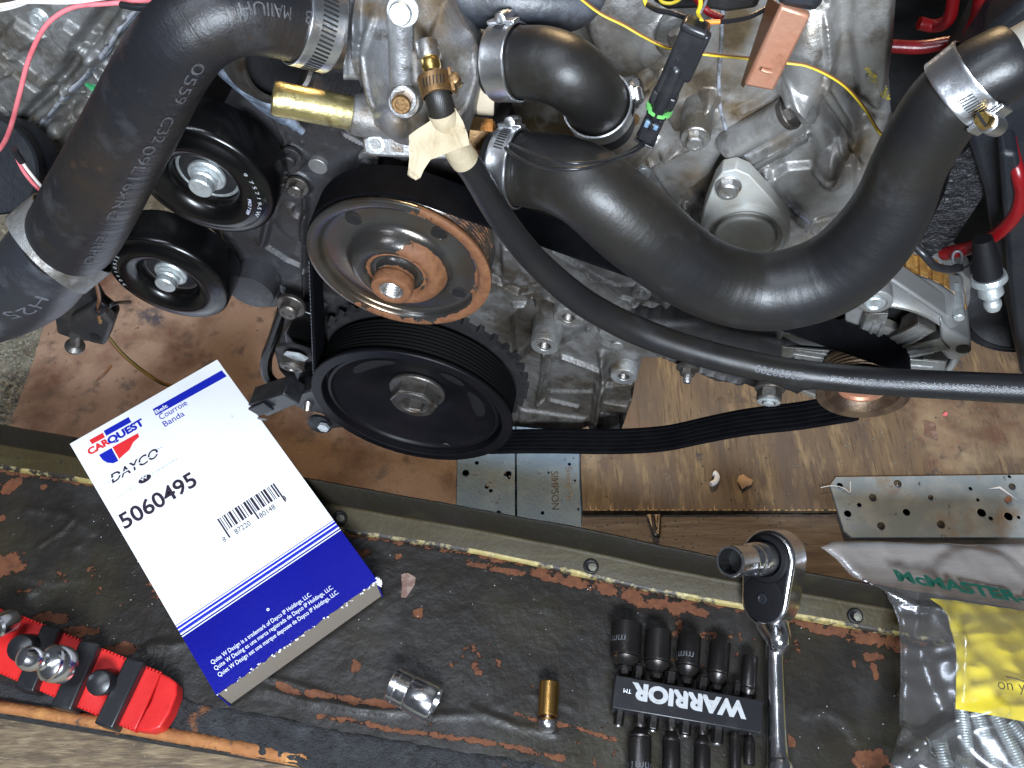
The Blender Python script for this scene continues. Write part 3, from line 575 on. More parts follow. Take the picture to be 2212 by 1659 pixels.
# specks of grit: nobody could count them
mb = MB()
def speck(u, v, z, s):
    c = P(u, v, z); k = random.random()*6; pts = [c+s*np.array([math.cos(k+i*1.7)*random.uniform(.5, 1), math.sin(k+i*1.7)*random.uniform(.5, 1), 0]) for i in range(4)]+[c+np.array([0, 0, s*.8])]
    mb.add(pts, [(0, 1, 4), (1, 2, 4), (2, 3, 4), (3, 0, 4)])
for i in range(420):
    u = random.uniform(1262, 2230); v = random.uniform(850, 1100); speck(u, v, .0223, random.choice([.0006, .0008, .0012, .002]))
for i in range(160): speck(random.uniform(1270, 1780), random.uniform(1115, 1190), .0163, random.choice([.0006, .001, .0016]))
for i in range(120): speck(random.uniform(60, 980), random.uniform(700, 1060), .0084, random.choice([.0005, .0007, .001]))
o = mb.build('grit', 'concrete', smooth=0); tag(o, 'pale grit scattered over the floor boards', 'grit'); o['kind'] = 'stuff'
mb = MB()
for i in range(900): 
    u = random.uniform(-60, 100); v = random.uniform(660, 960); speck(u, v, -.003, random.choice([.002, .003, .005]))
o = mb.build('gravel', 'concrete', smooth=0); tag(o, 'crumbled grey gravel beside the hardboard', 'gravel'); o['kind'] = 'stuff'
# ================================================================ STEEL CROSSMEMBER (tray in front)
TZ = .12
tray = thing('steel_crossmember', 'black painted steel crossmember with peeling paint and rust, tools lying on it', 'crossmember', P(1000, 1400, .0))
LOW = [(-90, 996), (0, 1012), (165, 1039), (718, 1146), (1021, 1195), (1150, 1221), (1424, 1282), (1611, 1316), (1944, 1374), (2320, 1448)]
UPR = [(-90, 900), (0, 916), (165, 945), (646, 1029), (1026, 1098), (1259, 1140), (1533, 1199), (1745, 1236), (1874, 1259), (2320, 1336)]
def waves(S, T, h, W, st, k):
    h = h+.0022*(vnoise(S, T, 9, 5)-.5)*2
    W = np.maximum(W, .36*sst(.60, .72, vnoise(S, T, 14, 9)))
    return h, W
tr_feats = [('fn', waves), ('wear', LOW, 13, .62), ('wear', [(1150, 1233), (1330, 1276), (1380, 1298), (1520, 1320)], 17, .68), ('wear', [(1730, 1345), (1800, 1362), (1850, 1378), (1960, 1400)], 15, .7),
  ('blob', (1885, 1418), 26, 11, .8), ('blob', (1890, 1452), 9, 24, .8), ('blob', (1845, 1432), 6, 12, .75), ('blob', (1880, 1644), 44, 22, .85), ('blob', (1706, 1602), 12, 14, .8), ('blob', (20, 1052), 32, 22, .85), ('blob', (94, 1052), 9, 8, .8),
  ('blob', (16, 1216), 44, 30, .9), ('blob', (4, 1118), 9, 12, .8), ('blob', (110, 1335), 52, 14, .85), ('blob', (172, 1364), 46, 14, .8), ('blob', (262, 1402), 40, 16, .8), ('blob', (778, 1198), 30, 16, .75), ('blob', (860, 1204), 14, 12, .75),
  ('blob', (900, 1328), 17, 12, .75), ('blob', (771, 1441), 13, 18, .62), ('blob', (1139, 1272), 8, 5, .7), ('wear', [(1010, 1215), (1100, 1235), (1150, 1240)], 9, .7), ('blob', (60, 1278), 40, 7, .6),
  ('wear', [(600, 1480), (640, 1494), (720, 1506), (800, 1518), (891, 1526)], 9, .72), ('wear', [(690, 1547), (780, 1560), (871, 1581), (960, 1592), (1084, 1609), (1220, 1640)], 7, .7), ('wear', [(1115, 1542), (1150, 1556), (1240, 1570), (1330, 1600)], 6, .66),
  ('ridge', [(566, 1462), (620, 1474), (700, 1500)], 7, .005), ('ridge', [(575, 1490), (660, 1515), (780, 1532), (890, 1538)], 9, .005), ('ridge', [(700, 1512), (760, 1530), (840, 1540)], 5, .003), ('ridge', [(900, 1548), (1040, 1545), (1120, 1570), (1200, 1585)], 8, .0035),
  ('ridge', [(1020, 1530), (1100, 1560)], 6, .003), ('ridge', [(1150, 1500), (1240, 1530)], 5, .002), ('ridge', [(780, 1432), (774, 1452), (770, 1470)], 2.5, .0025), ('ridge', [(1740, 1545), (1780, 1535), (1830, 1560), (1850, 1600)], 12, .003), ('ridge', [(1700, 1630), (1740, 1560), (1770, 1480)], 8, .002),
  ('ridge', [(80, 1180), (130, 1150), (160, 1120)], 6, .003), ('ridge', [(60, 1100), (140, 1110), (200, 1150)], 10, .003), ('ridge', [(30, 1240), (110, 1260), (180, 1250)], 8, .002), ('ridge', [(320, 1395), (370, 1400), (420, 1380)], 9, .003), ('dome', (360, 1390), 36, 12, .004), ('dome', (64, 1278), 22, 12, .004), ('dome', (165, 1180), 16, 8, .003)]
for i in range(16):
    a = i*math.tau/16+.1; tr_feats.append(('ridge', [(1213+9*math.cos(a), 1397+9*math.sin(a)), (1213+random.uniform(24, 34)*math.cos(a), 1397+random.uniform(22, 30)*math.sin(a))], 2.2, .0014))
relief('painted_top', 'traypaint', tray, LOW+[(2320, 1800), (860, 1790), (637, 1650), (200, 1578), (-90, 1525)], P(1000, 1400, TZ), X0, Y0, .0021, tr_feats, back=.02, edge=.001, rough=.0005, seed=4, hs=.45)
relief('underseal', 'tarfoam', tray, [(-90, 1445), (60, 1475), (200, 1500), (300, 1540), (395, 1500), (470, 1520), (560, 1535), (680, 1560), (800, 1585), (900, 1600), (1060, 1625), (1230, 1650), (1330, 1690), (1400, 1790), (860, 1790), (637, 1650), (200, 1578), (-90, 1530)], P(500, 1560, TZ+.0015), X0, Y0, .0024, [('fn', lambda S, T, h, W, st, k: (h+.004*(vnoise(S, T, 60, 3)-.4), W))], back=.02, edge=.006, rough=.0015, seed=8)
relief('rusty_rim', 'orange', tray, [(-90, 1500), (0, 1517), (120, 1534), (300, 1562), (480, 1594), (637, 1619), (800, 1648), (1000, 1690), (1000, 1730), (800, 1690), (637, 1657), (480, 1627), (280, 1589), (100, 1558), (-90, 1528)], P(400, 1590, TZ+.006), X0, nrm([0, .9, .25]), .0022, [('fn', lambda S, T, h, W, st, k: (h+.003*(vnoise(S, T, 70, 2)-.5), W))], back=.05, edge=.005, rough=.001, seed=3)
# flange rail rising at the back of the tray
prof = [(0, .1208), (.05, .1235), (.10, .124), (.46, .131), (.5, .1315), (.54, .1335), (.93, .1565), (.975, .158), (1, .1545)]
N_ = 120; us = np.linspace(-90, 2320, N_); L_ = np.interp(us, [p[0] for p in LOW], [p[1] for p in LOW]); U_ = np.interp(us, [p[0] for p in UPR], [p[1] for p in UPR])
rows = []
for fr_, z in prof: rows.append([P(u, a+(b-a)*fr_, z)+np.array([0, 0, .0008*math.sin(i*.7)*math.sin(i*.23)]) for i, (u, a, b) in enumerate(zip(us, L_, U_))])
def strip(rr, name, m, parent, extra=None):
    mb = MB(); n = len(rr[0]); vs = [p for r in rr for p in r]; fs = [(j*n+i, j*n+i+1, (j+1)*n+i+1, (j+1)*n+i) for j in range(len(rr)-1) for i in range(n-1)]; mb.add(vs, fs); return mb.build(name, m, parent, smooth=50)
rail = strip(rows[2:6], 'flange', 'rail', tray); strip(rows[5:]+[[p-np.array([0, 0, .07]) for p in rows[-1]]], 'flange_lip', 'railshade', tray)
strip([[p+np.array([0, -.0015, -.004]) for p in rows[0]]]+rows[:3], 'chipped_edge', 'railedge', tray)
for (u, v) in ((734, 1118), (1277, 1223), (1848, 1330)):
    c = P(u, v, .1295); h = MB(); h.lathe([(.0005, -.001), (.0055, .0008), (.0062, .0014), (.0072, .0010), (.008, -.001)], c, nrm([0, -.2, 1]), 22); h.build('hole', 'holeblack', tray)
    d = MB(); d.lathe([(.0035, .0), (.0045, .002), (.002, .0032)], c+np.array([.001, -.0015, .0005]), nrm([.1, -.1, 1]), 7); d.build('grit_plug', 'concrete', tray)
mb = MB()
for i in range(150):
    u = random.uniform(0, 1940); v = np.interp(u, [p[0] for p in LOW], [p[1] for p in LOW])+random.uniform(8, 330); speck(u, min(v, 1655), TZ+.0015, random.choice([.0003, .0004, .0005, .0007]))
o = mb.build('paint_dust', 'white', smooth=0); tag(o, 'white dust specks on the black paint', 'dust'); o['kind'] = 'stuff'
flake('paint_flake', 'pale grey-brown paint flake on the black steel, right of the carton', 'paint flake', 'brownchip', [(866, 1240), (880, 1236), (898, 1246), (896, 1262), (886, 1278), (878, 1290), (866, 1290), (868, 1262)], TZ+.001, .0018)
q = [P(u, v, .06) for u, v in [(-120, 1490), (300, 1550), (1100, 1690), (1100, 1900), (-120, 1900)]]; mb = MB(); mb.prism(q, (0, 0, -.03)); tag(mb.build('timber_plank', 'plank', bevel=.001, smooth=0), 'weathered brown timber plank below the rusty rim', 'plank')
# dark backing sheet added behind the engine; the bay's shade is its colour
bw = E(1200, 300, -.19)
relief('engine_bay_dark_backing', 'deep', None, [(300, -220), (2500, -220), (2500, 640), (2100, 720), (1960, 640), (1300, 640), (1000, 620), (640, 600), (500, 540), (330, 380)], bw, EX, EZ, .012, [], back=.01, edge=0, rough=.004)['kind'] = 'structure'
# ================================================================ ENGINE CASTINGS
eng = thing('engine', 'grey cast aluminium engine with front cover, block and bolt bosses', 'engine', E(1000, 600, -.1)*np.array([1, 1, 0])+np.array([0, 0, .15]))
oL = E(760, 420, -.062)
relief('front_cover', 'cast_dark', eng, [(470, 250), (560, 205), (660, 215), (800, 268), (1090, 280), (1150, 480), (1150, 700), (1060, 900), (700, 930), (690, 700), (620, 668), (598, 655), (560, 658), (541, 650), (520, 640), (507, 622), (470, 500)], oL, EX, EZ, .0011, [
  ('poly', [(655, 300), (770, 372), (725, 405), (650, 352)], -.006, 5), ('ridge', [(652, 306), (700, 336), (762, 372)], 3, .0035), ('ridge', [(650, 350), (690, 374), (720, 398)], 3, .0035),
  ('boss', (688, 351), 14, .006), ('ridge', [(688, 335), (688, 370)], 3, .003), ('boss', (642, 395), 26, .01), ('boss', (632, 335), 24, .012), ('boss', (648, 452), 13, -.004),
  ('ridge', [(560, 520), (620, 560), (690, 590)], 7, .006), ('ridge', [(500, 560), (600, 620), (700, 660)], 9, .007), ('ridge', [(600, 400), (570, 520)], 8, .008), ('ridge', [(660, 420), (660, 640)], 6, .006), ('dome', (640, 480), 50, 60, .008),
  ('boss', (797, 345), 18, .012), ('ridge', [(590, 235), (620, 300), (600, 380)], 6, .006), ('ridge', [(740, 290), (800, 320), (880, 345)], 4, .004), ('poly', [(720, 690), (780, 690), (740, 760), (700, 750)], .008, 4)], back=.04, edge=.004, seed=21, hs=.8)
fc = bpy.data.objects['front_cover']
BF = on('front_cover', 642, 402); hexbolt(fc, BF, A, px(BF, 17), .006, 'steel_dark', wh=.2); hexbolt(fc, on('front_cover', 628, 338), A, px(BF, 15), .006, 'blackmatte', wh=.2)
for q in ((688, 356), (797, 341)):
    mb = MB(); mb.lathe([(.0075, -.004), (.0075, .0), (.007, .0005), (.001, .0005)], on('front_cover' if q[0] < 1000 else 'lower_cover', q[0], q[1], .002), A, 22); mb.build('cast_pin', 'cast', fc)
mb = MB(); mb.lathe([(.021, -.05), (.021, 0), (.019, .001), (.001, .001)], E(541, 632, -.04), A, 30); mb.build('round_boss', 'cast_dark', fc)
mb = MB(); mb.lathe([(.012, -.05), (.012, 0), (.0115, .001), (.001, .001)], E(577, 645, -.05), A, 24); mb.build('round_boss', 'cast_dark', fc)
oR = E(1260, 720, -.05)
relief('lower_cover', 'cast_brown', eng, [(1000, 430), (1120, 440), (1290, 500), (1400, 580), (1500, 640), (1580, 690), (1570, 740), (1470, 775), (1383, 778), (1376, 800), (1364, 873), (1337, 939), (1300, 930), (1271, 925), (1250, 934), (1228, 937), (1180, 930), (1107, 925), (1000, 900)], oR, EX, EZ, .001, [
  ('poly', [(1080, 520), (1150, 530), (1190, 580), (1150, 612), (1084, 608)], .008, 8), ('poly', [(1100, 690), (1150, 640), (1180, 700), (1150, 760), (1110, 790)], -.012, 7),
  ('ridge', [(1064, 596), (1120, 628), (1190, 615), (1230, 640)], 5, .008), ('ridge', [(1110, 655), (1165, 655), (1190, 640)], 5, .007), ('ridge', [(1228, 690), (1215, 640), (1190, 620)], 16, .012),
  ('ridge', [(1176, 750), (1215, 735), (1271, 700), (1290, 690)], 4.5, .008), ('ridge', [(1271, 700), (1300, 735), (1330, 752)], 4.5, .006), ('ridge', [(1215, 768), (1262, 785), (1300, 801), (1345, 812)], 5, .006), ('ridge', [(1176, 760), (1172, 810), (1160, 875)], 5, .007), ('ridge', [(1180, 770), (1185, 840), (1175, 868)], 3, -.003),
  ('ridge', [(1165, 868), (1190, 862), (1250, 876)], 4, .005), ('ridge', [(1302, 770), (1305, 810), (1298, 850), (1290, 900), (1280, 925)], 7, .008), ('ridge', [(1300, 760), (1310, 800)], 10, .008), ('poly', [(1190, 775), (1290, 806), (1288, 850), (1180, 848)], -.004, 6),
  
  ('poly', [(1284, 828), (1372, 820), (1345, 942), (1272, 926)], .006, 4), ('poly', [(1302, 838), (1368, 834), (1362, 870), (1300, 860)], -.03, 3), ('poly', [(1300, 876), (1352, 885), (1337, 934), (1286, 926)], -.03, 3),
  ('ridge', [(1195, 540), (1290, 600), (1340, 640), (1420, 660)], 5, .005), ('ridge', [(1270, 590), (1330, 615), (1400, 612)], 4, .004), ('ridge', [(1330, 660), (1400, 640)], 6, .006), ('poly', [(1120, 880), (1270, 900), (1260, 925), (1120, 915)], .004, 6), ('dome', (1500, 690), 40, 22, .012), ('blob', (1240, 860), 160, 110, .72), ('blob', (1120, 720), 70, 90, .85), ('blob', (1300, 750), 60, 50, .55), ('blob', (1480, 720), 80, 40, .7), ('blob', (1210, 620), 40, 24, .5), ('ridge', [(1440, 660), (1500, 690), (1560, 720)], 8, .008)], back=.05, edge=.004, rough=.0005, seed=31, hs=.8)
lc = bpy.data.objects['lower_cover']
mb = MB(); mb.lathe([(.0055, -.004), (.0055, .0), (.005, .0005), (.001, .0005)], on('lower_cover', 1334, 744, .002), A, 22); mb.build('cast_pin', 'cast', lc)
for a_ in ((1228, 688, 34, .016, 14, 'steel_dark'), (1176, 749, 31, .018, 14, 'steel_dark'), (1386, 635, 22, .006, 10, 'steel'), (1347, 815, 29, .008, 12, 'steel_dark'), (1317, 722, 24, .010, 0, None)):
    boss(lc, 'lower_cover', a_[0], a_[1], a_[2], a_[3], 'cast' if a_[0] < 1340 else 'thermo', a_[4], a_[5], taper=1.15)
for (u, v, r) in ():
    c = on('lower_cover', u+r*2600, v-r*1800); mb = MB(); n = 26; 
    mb.lathe([(r*1.25, .001)]+[(r*(1.0 if k % 2 else 1.12), -.0008*k) for k in range(14)]+[(r*.1, -.0115)], c, A, 24, cap=False); mb.build('threaded_hole', 'steel_dark' if r > .0045 else 'steel', lc)
mb = MB(); mb.lathe([(.006, 0), (.010, .001), (.012, .003), (.009, .004), (.004, .003)], on('lower_cover', 1372, 800), A, 20); pass
for (u, v) in ((1455, 690), (1517, 684), (1390, 688)):
    hexbolt(lc, on('lower_cover', u, v), A, .0056, .007, 'steel_dark')
# dark bracket under the alternator side with two nuts
brk = thing('alternator_bracket', 'dark steel bracket with two nuts under the long black hose', 'bracket', E(1560, 800, -.03))
relief('bracket_plate', 'blackmatte', brk, [(1360, 700), (1400, 760), (1409, 767), (1470, 793), (1510, 815), (1544, 830), (1600, 834), (1640, 848), (1700, 850), (1722, 862), (1740, 850), (1790, 846), (1800, 790), (1690, 740), (1560, 700)], E(1560, 790, -.03), EX, EZ, .0025, [('ridge', [(1400, 750), (1500, 795), (1600, 825)], 7, .004)], back=.03, edge=.006)
hexbolt(brk, E(1486, 796, -.02), nrm(A+[0, 0, -.3]), .0062, .005, 'steel_dark', name='nut'); mb = MB(); mb.lathe([(.0035, 0), (.0035, .010), (.003, .011), (.001, .011)], E(1487, 800, -.02), nrm(A+[0, 0, -.3]), 16); mb.build('stud', 'steel', brk)
hexbolt(brk, E(1663, 838, -.01), nrm(A+[0, 0, -.2]), .0098, .009, 'steel_dark', name='nut', wm='steel_dark', washer=1.2); mb = MB(); mb.lathe([(.0086, .011), (.009, .0125), (.0055, .013)], E(1663, 838, -.01), nrm(A+[0, 0, -.2]), 24, cap=False); mb.build('nut_collar', 'zinc', brk); mb = MB(); mb.lathe([(.0045, 0), (.0045, .014), (.003, .015), (.001, .015)], E(1663, 838, -.01), nrm(A+[0, 0, -.2]), 16); mb.build('stud', 'zinc', brk)
# block on the right, with the gasket seam
oB = E(1560, 330, -.065)
SEAM = [(1562, -60), (1562, 0), (1558, 90), (1553, 173), (1556, 230), (1567, 274), (1576, 300), (1599, 323), (1625, 352), (1670, 409), (1712, 450), (1748, 480)]
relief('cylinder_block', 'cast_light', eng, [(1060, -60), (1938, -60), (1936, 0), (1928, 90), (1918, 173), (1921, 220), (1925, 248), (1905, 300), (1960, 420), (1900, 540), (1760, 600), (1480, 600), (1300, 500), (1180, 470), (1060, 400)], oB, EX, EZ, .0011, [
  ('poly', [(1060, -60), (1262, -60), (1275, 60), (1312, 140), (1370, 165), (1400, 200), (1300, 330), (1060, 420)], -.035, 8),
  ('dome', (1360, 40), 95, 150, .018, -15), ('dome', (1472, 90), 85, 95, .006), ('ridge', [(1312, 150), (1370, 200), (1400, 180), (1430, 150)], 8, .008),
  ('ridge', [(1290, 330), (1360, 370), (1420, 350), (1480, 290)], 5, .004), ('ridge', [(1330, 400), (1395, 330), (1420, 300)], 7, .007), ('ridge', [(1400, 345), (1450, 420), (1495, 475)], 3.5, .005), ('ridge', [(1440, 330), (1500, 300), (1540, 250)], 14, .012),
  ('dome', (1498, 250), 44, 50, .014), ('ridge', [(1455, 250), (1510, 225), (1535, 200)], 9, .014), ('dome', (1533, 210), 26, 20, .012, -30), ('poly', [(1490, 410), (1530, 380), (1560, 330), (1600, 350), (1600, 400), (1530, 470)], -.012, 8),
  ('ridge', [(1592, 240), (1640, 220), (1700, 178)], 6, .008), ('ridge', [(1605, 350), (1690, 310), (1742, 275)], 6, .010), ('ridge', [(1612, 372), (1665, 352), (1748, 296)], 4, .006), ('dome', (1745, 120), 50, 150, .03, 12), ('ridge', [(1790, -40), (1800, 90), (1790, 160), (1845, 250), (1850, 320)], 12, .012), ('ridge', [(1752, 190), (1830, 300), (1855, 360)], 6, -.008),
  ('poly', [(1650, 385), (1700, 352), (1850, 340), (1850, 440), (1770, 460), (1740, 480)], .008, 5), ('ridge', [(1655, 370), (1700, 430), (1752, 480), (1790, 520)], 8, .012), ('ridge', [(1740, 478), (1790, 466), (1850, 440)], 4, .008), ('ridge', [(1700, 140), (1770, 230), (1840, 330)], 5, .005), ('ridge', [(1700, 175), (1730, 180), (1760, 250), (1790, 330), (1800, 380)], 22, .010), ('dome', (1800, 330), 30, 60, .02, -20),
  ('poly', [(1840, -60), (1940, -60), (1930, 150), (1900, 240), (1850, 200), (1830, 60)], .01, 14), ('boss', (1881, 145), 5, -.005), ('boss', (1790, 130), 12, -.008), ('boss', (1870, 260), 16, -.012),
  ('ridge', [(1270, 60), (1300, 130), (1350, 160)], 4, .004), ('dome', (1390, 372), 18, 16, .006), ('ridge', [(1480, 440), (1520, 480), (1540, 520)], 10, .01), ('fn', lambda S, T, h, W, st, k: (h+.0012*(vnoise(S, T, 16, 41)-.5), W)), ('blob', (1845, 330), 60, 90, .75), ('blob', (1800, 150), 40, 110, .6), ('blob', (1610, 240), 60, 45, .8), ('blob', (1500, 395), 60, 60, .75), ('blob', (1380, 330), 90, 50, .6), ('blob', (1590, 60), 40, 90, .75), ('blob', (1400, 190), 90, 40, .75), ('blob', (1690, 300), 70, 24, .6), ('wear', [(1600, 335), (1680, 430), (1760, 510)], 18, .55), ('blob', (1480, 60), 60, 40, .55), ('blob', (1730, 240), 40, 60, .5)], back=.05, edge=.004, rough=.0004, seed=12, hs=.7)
cb = bpy.data.objects['cylinder_block']
hh = Hose([(on('cylinder_block', u, v, .0004), .0012) for u, v in SEAM], 8); hh.build('gasket_seam', 'seam', cb, 10)
axT = nrm(E(1702, 226, -.05)-E(1585, 300, -.05))
PB = on('cylinder_block', 1704, 226, .008); hexbolt(cb, PB, nrm(axT+A*.12), px(PB, 25), .010, 'steel_dark', wh=.3, washer=1.5)
PB = boss(cb, 'cylinder_block', 1502, 298, 33, .020, 'cast', taper=1.1); hexbolt(cb, PB, A, px(PB, 20), .006, 'steel', wh=.18)
boss(cb, 'cylinder_block', 1472, 86, 58, .014, 'cast', 31, None, nm='ring_boss', deep=.02)
ta, tb = on('cylinder_block', 1578, 304, .004), on('cylinder_block', 1704, 226, .006); tr0 = px(ta, 34); mb = MB(); mb.lathe([(tr0*.8, -.004), (tr0, 0), (tr0*.97, np.linalg.norm(tb-ta)*.94), (tr0*1.02, np.linalg.norm(tb-ta)*.96), (tr0*1.02, np.linalg.norm(tb-ta)), (tr0*.6, np.linalg.norm(tb-ta)+.001)], ta, nrm(tb-ta), 48); mb.build('tube_boss', 'cast_light', cb)
ta, tb = on('cylinder_block', 1618, 366, .0), on('cylinder_block', 1746, 290, .0); mb = MB(); tr1 = px(ta, 12); mb.lathe([(tr1*.5, 0), (tr1, .002), (tr1, np.linalg.norm(tb-ta)-.002), (tr1*.5, np.linalg.norm(tb-ta))], ta, nrm(tb-ta), 24); mb.build('cast_rib', 'cast', cb); PB = on('cylinder_block', 1361, 250); hexbolt(cb, PB, nrm(A+[.3, 0, .2]), px(PB, 17), .006, 'nutbrass'); 
mb = MB(); mb.lathe([(.005, -.01), (.005, 0), (.0045, .001), (.001, .001)], on('cylinder_block', 1390, 374), A, 20); mb.build('plug', 'zinc', cb)
mb = MB(); mb.tube(catmull([E(1250, 120, -.1), E(1290, 160, -.08), E(1330, 230, -.07)], 6), .012, 14); mb.build('cast_rib', 'cast_dark', cb)
for (u, v) in ((1877, 155), (1884, 166), (1908, 195), (1915, 212)):
    pass
yo = MB()
for (u, v) in ((1878, 152), (1903, 188)):
    for k in range(5):
        a = on('cylinder_block', u-9+k*3, v-6+k*6, .0006); b = on('cylinder_block', u+12+k*2, v-2+k*7, .0006); d = nrm(b-a)*.0011; yo.add([a-EZ*.0012, b-EZ*.0006, b+EZ*.0012, a+EZ*.0006], [(0, 1, 2, 3)])
yo.build('crayon_mark', 'yellowmark', cb, smooth=0)
# oval flange with its round cap
fl_ = thing('oval_flange', 'pale zinc triangular flange with a domed round cap and one bolt', 'flange cover', E(1620, 480, -.05))
fo = E(1610, 480, -.038); FP = [(1517, 552), (1512, 500), (1522, 450), (1545, 392), (1560, 372), (1590, 366), (1618, 378), (1668, 432), (1706, 486), (1706, 520), (1690, 556), (1600, 575)]
mb = MB(); mb.prism([E(u, v, -.038) for u, v in FP], -A*.012); mb.build('plate', 'flange', fl_, bevel=.0008)
cq = E(1610, 504, -.0378); q_ = px(cq, 1); mb = MB(); mb.lathe([(91*q_, -.002), (90*q_, .0014), (87*q_, .0034), (82*q_, .0042), (77*q_, .0038), (73*q_, .0010), (67*q_, .0002), (64*q_, .0010), (62.5*q_, .0040), (59*q_, .0050), (56*q_, .0052), (30*q_, .0046), (.0001, .0046)], cq, A, 72, cap=False); mb.build('cap', 'flange', fl_)
PB = E(1573, 402, -.0378); hexbolt(fl_, PB, A, px(PB, 23), .006, 'steel', wh=.15, washer=1.25)
# left gearbox casting
gb = thing('gearbox', 'dirty grey ribbed gearbox casting with a sealed split line behind the left hose', 'gearbox', E(130, 200, -.1)*np.array([1, 1, 0])+np.array([0, 0, .3]))
oG = E(150, 190, -.10)
relief('gearbox_casing', 'cast', gb, [(-60, 60), (-60, 310), (10, 330), (60, 350), (120, 372), (160, 375), (300, 340), (400, 200), (420, -60), (60, -60), (10, 20), (0, 50)], oG, nrm([.98, -.18, 0]), nrm([0, .25, .97]), .0011, [
  ('poly', [(-60, 60), (120, -60), (280, -60), (150, 150), (60, 250), (0, 330), (-60, 310)], .02, 10), ('poly', [(20, 70), (70, 20), (135, 60), (60, 120)], .008, 10), ('ridge', [(55, 90), (120, 145), (190, 200)], 5, -.008), ('ridge', [(0, 90), (70, 150), (140, 205)], 4, -.007), ('ridge', [(-20, 190), (20, 160), (50, 140)], 5, .007), ('poly', [(140, 30), (180, 20), (235, 60), (200, 110), (150, 60)], .009, 8),
  ('ridge', [(0, 310), (60, 270), (130, 215), (185, 150), (240, 80), (285, 20)], 14, .012), ('dome', (225, 115), 50, 22, .012, -45), ('ridge', [(120, 150), (160, 180)], 10, .01), ('ridge', [(10, 200), (60, 250)], 4, -.006), ('ridge', [(-30, 220), (30, 280)], 5, -.006),
  ('ridge', [(165, 190), (200, 200), (215, 225)], 6, .008), ('ridge', [(150, 215), (170, 245), (195, 262)], 6, .008), ('dome', (125, 280), 30, 20, .014, 35), ('dome', (180, 235), 30, 18, .014, 35), ('ridge', [(105, 255), (130, 260), (150, 285)], 5, -.008), ('dome', (85, 320), 36, 18, .012, 35), ('ridge', [(60, 290), (100, 330), (140, 345)], 4, -.007), ('ridge', [(260, 70), (300, 100)], 12, .012), ('dome', (190, 315), 24, 26, .01, 20), ('ridge', [(215, 150), (245, 190), (230, 240)], 8, .01),
  ('fn', lambda S, T, h, W, st, k: (h+.002*(vnoise(S, T, 25, 77)-.5), W)), ('blob', (10, 90), 50, 60, .7), ('blob', (90, 150), 60, 20, .65), ('blob', (170, 250), 70, 60, .7), ('blob', (40, 290), 60, 30, .6), ('blob', (250, 60), 40, 50, .55)], back=.05, edge=.006, rough=.0006, seed=44, hs=.85)
gc = bpy.data.objects['gearbox_casing']
SL = [(26, 330), (40, 312), (62, 292), (100, 252), (140, 207), (185, 160), (222, 118), (245, 85), (262, 58), (290, 26), (320, -10)]
nG = nrm(np.cross(nrm([.98, -.18, 0]), nrm([0, .25, .97])))
def G(u, v, off):
    d = ray(u, v); return CAM+d*(((oG+nG*off-CAM) @ nG)/(d @ nG))
Hose([(on('gearbox_casing', u, v, .0004), .0018) for u, v in SL], 8).build('sealant_bead', 'seam', gc, 8); Hose([(on('gearbox_casing', u+4, v+5, .0002), .0012) for u, v in SL], 8).build('sealant_bead', 'sealant', gc, 8)
PB = on('gearbox_casing', 88, 38); hexbolt(gc, PB, nG, px(PB, 16), .006, 'zinc', washer=1.3); PB = on('gearbox_casing', 78, 364); hexbolt(gc, PB, nG, px(PB, 18), .004, 'steel_dark', washer=1.2)
mb = MB()
for k in range(7):
    a = on('gearbox_casing', 185, 181, .0005); b = on('gearbox_casing', 222+random.uniform(-6, 14), 188+k*5, .0005); s = (b-a)*.5; w_ = .0022*np.cross(nrm(b-a), nG); mb.add([a-w_*.6, a+w_*.6, b+w_*.4, b-w_*.3], [(0, 1, 2, 3)])
mb.build('green_paint_mark', 'greenpaint', gc, smooth=0)
# ================================================================ PULLEYS AND BELT
def circ(r, h): return (r, h)
# water pump pulley
cw = E(862, 575, 0); wp = thing('water_pump_pulley', 'rusty stamped steel pulley with a threaded centre hub', 'pulley', cw)
def wpwear(r, h, t):
    d = math.degrees(t) % 360; w = 0
    def win(a, b, soft=14):
        return max(0, min(1, (d-a)/soft))*max(0, min(1, (b-d)/soft))
    if r > .0615: w = .9*win(100, 285, 60) + .5*win(50, 160, 30)*(1 if r > .062 else .6) + .4*win(10, 110, 30)
    elif r > .056: w = .55*win(140, 215)
    elif .0215 < r < .0365: w = (.95*win(60, 268, 30) if r > .0225 else .3) + (.9*win(8, 90, 16) if r > .0285 else .2)
    elif .0195 < r <= .0215: w = .7
    if r < .0156 and h > .0125: w = 1.0
    if r > .0655 and h < -.004: w = .55*win(140, 210) if h < -.030 else .1
    return min(w, 1)
rp = [(.0335, -.0035), (.0345, .0005), (.0338, .005), (.0315, .0088), (.0285, .0108), (.0255, .0108), (.0232, .009), (.0222, .0065), (.0215, .0068), (.0205, .0075), (.0198, .0066), (.0185, .006), (.0165, .0065), (.0155, .008)]
mb = MB()
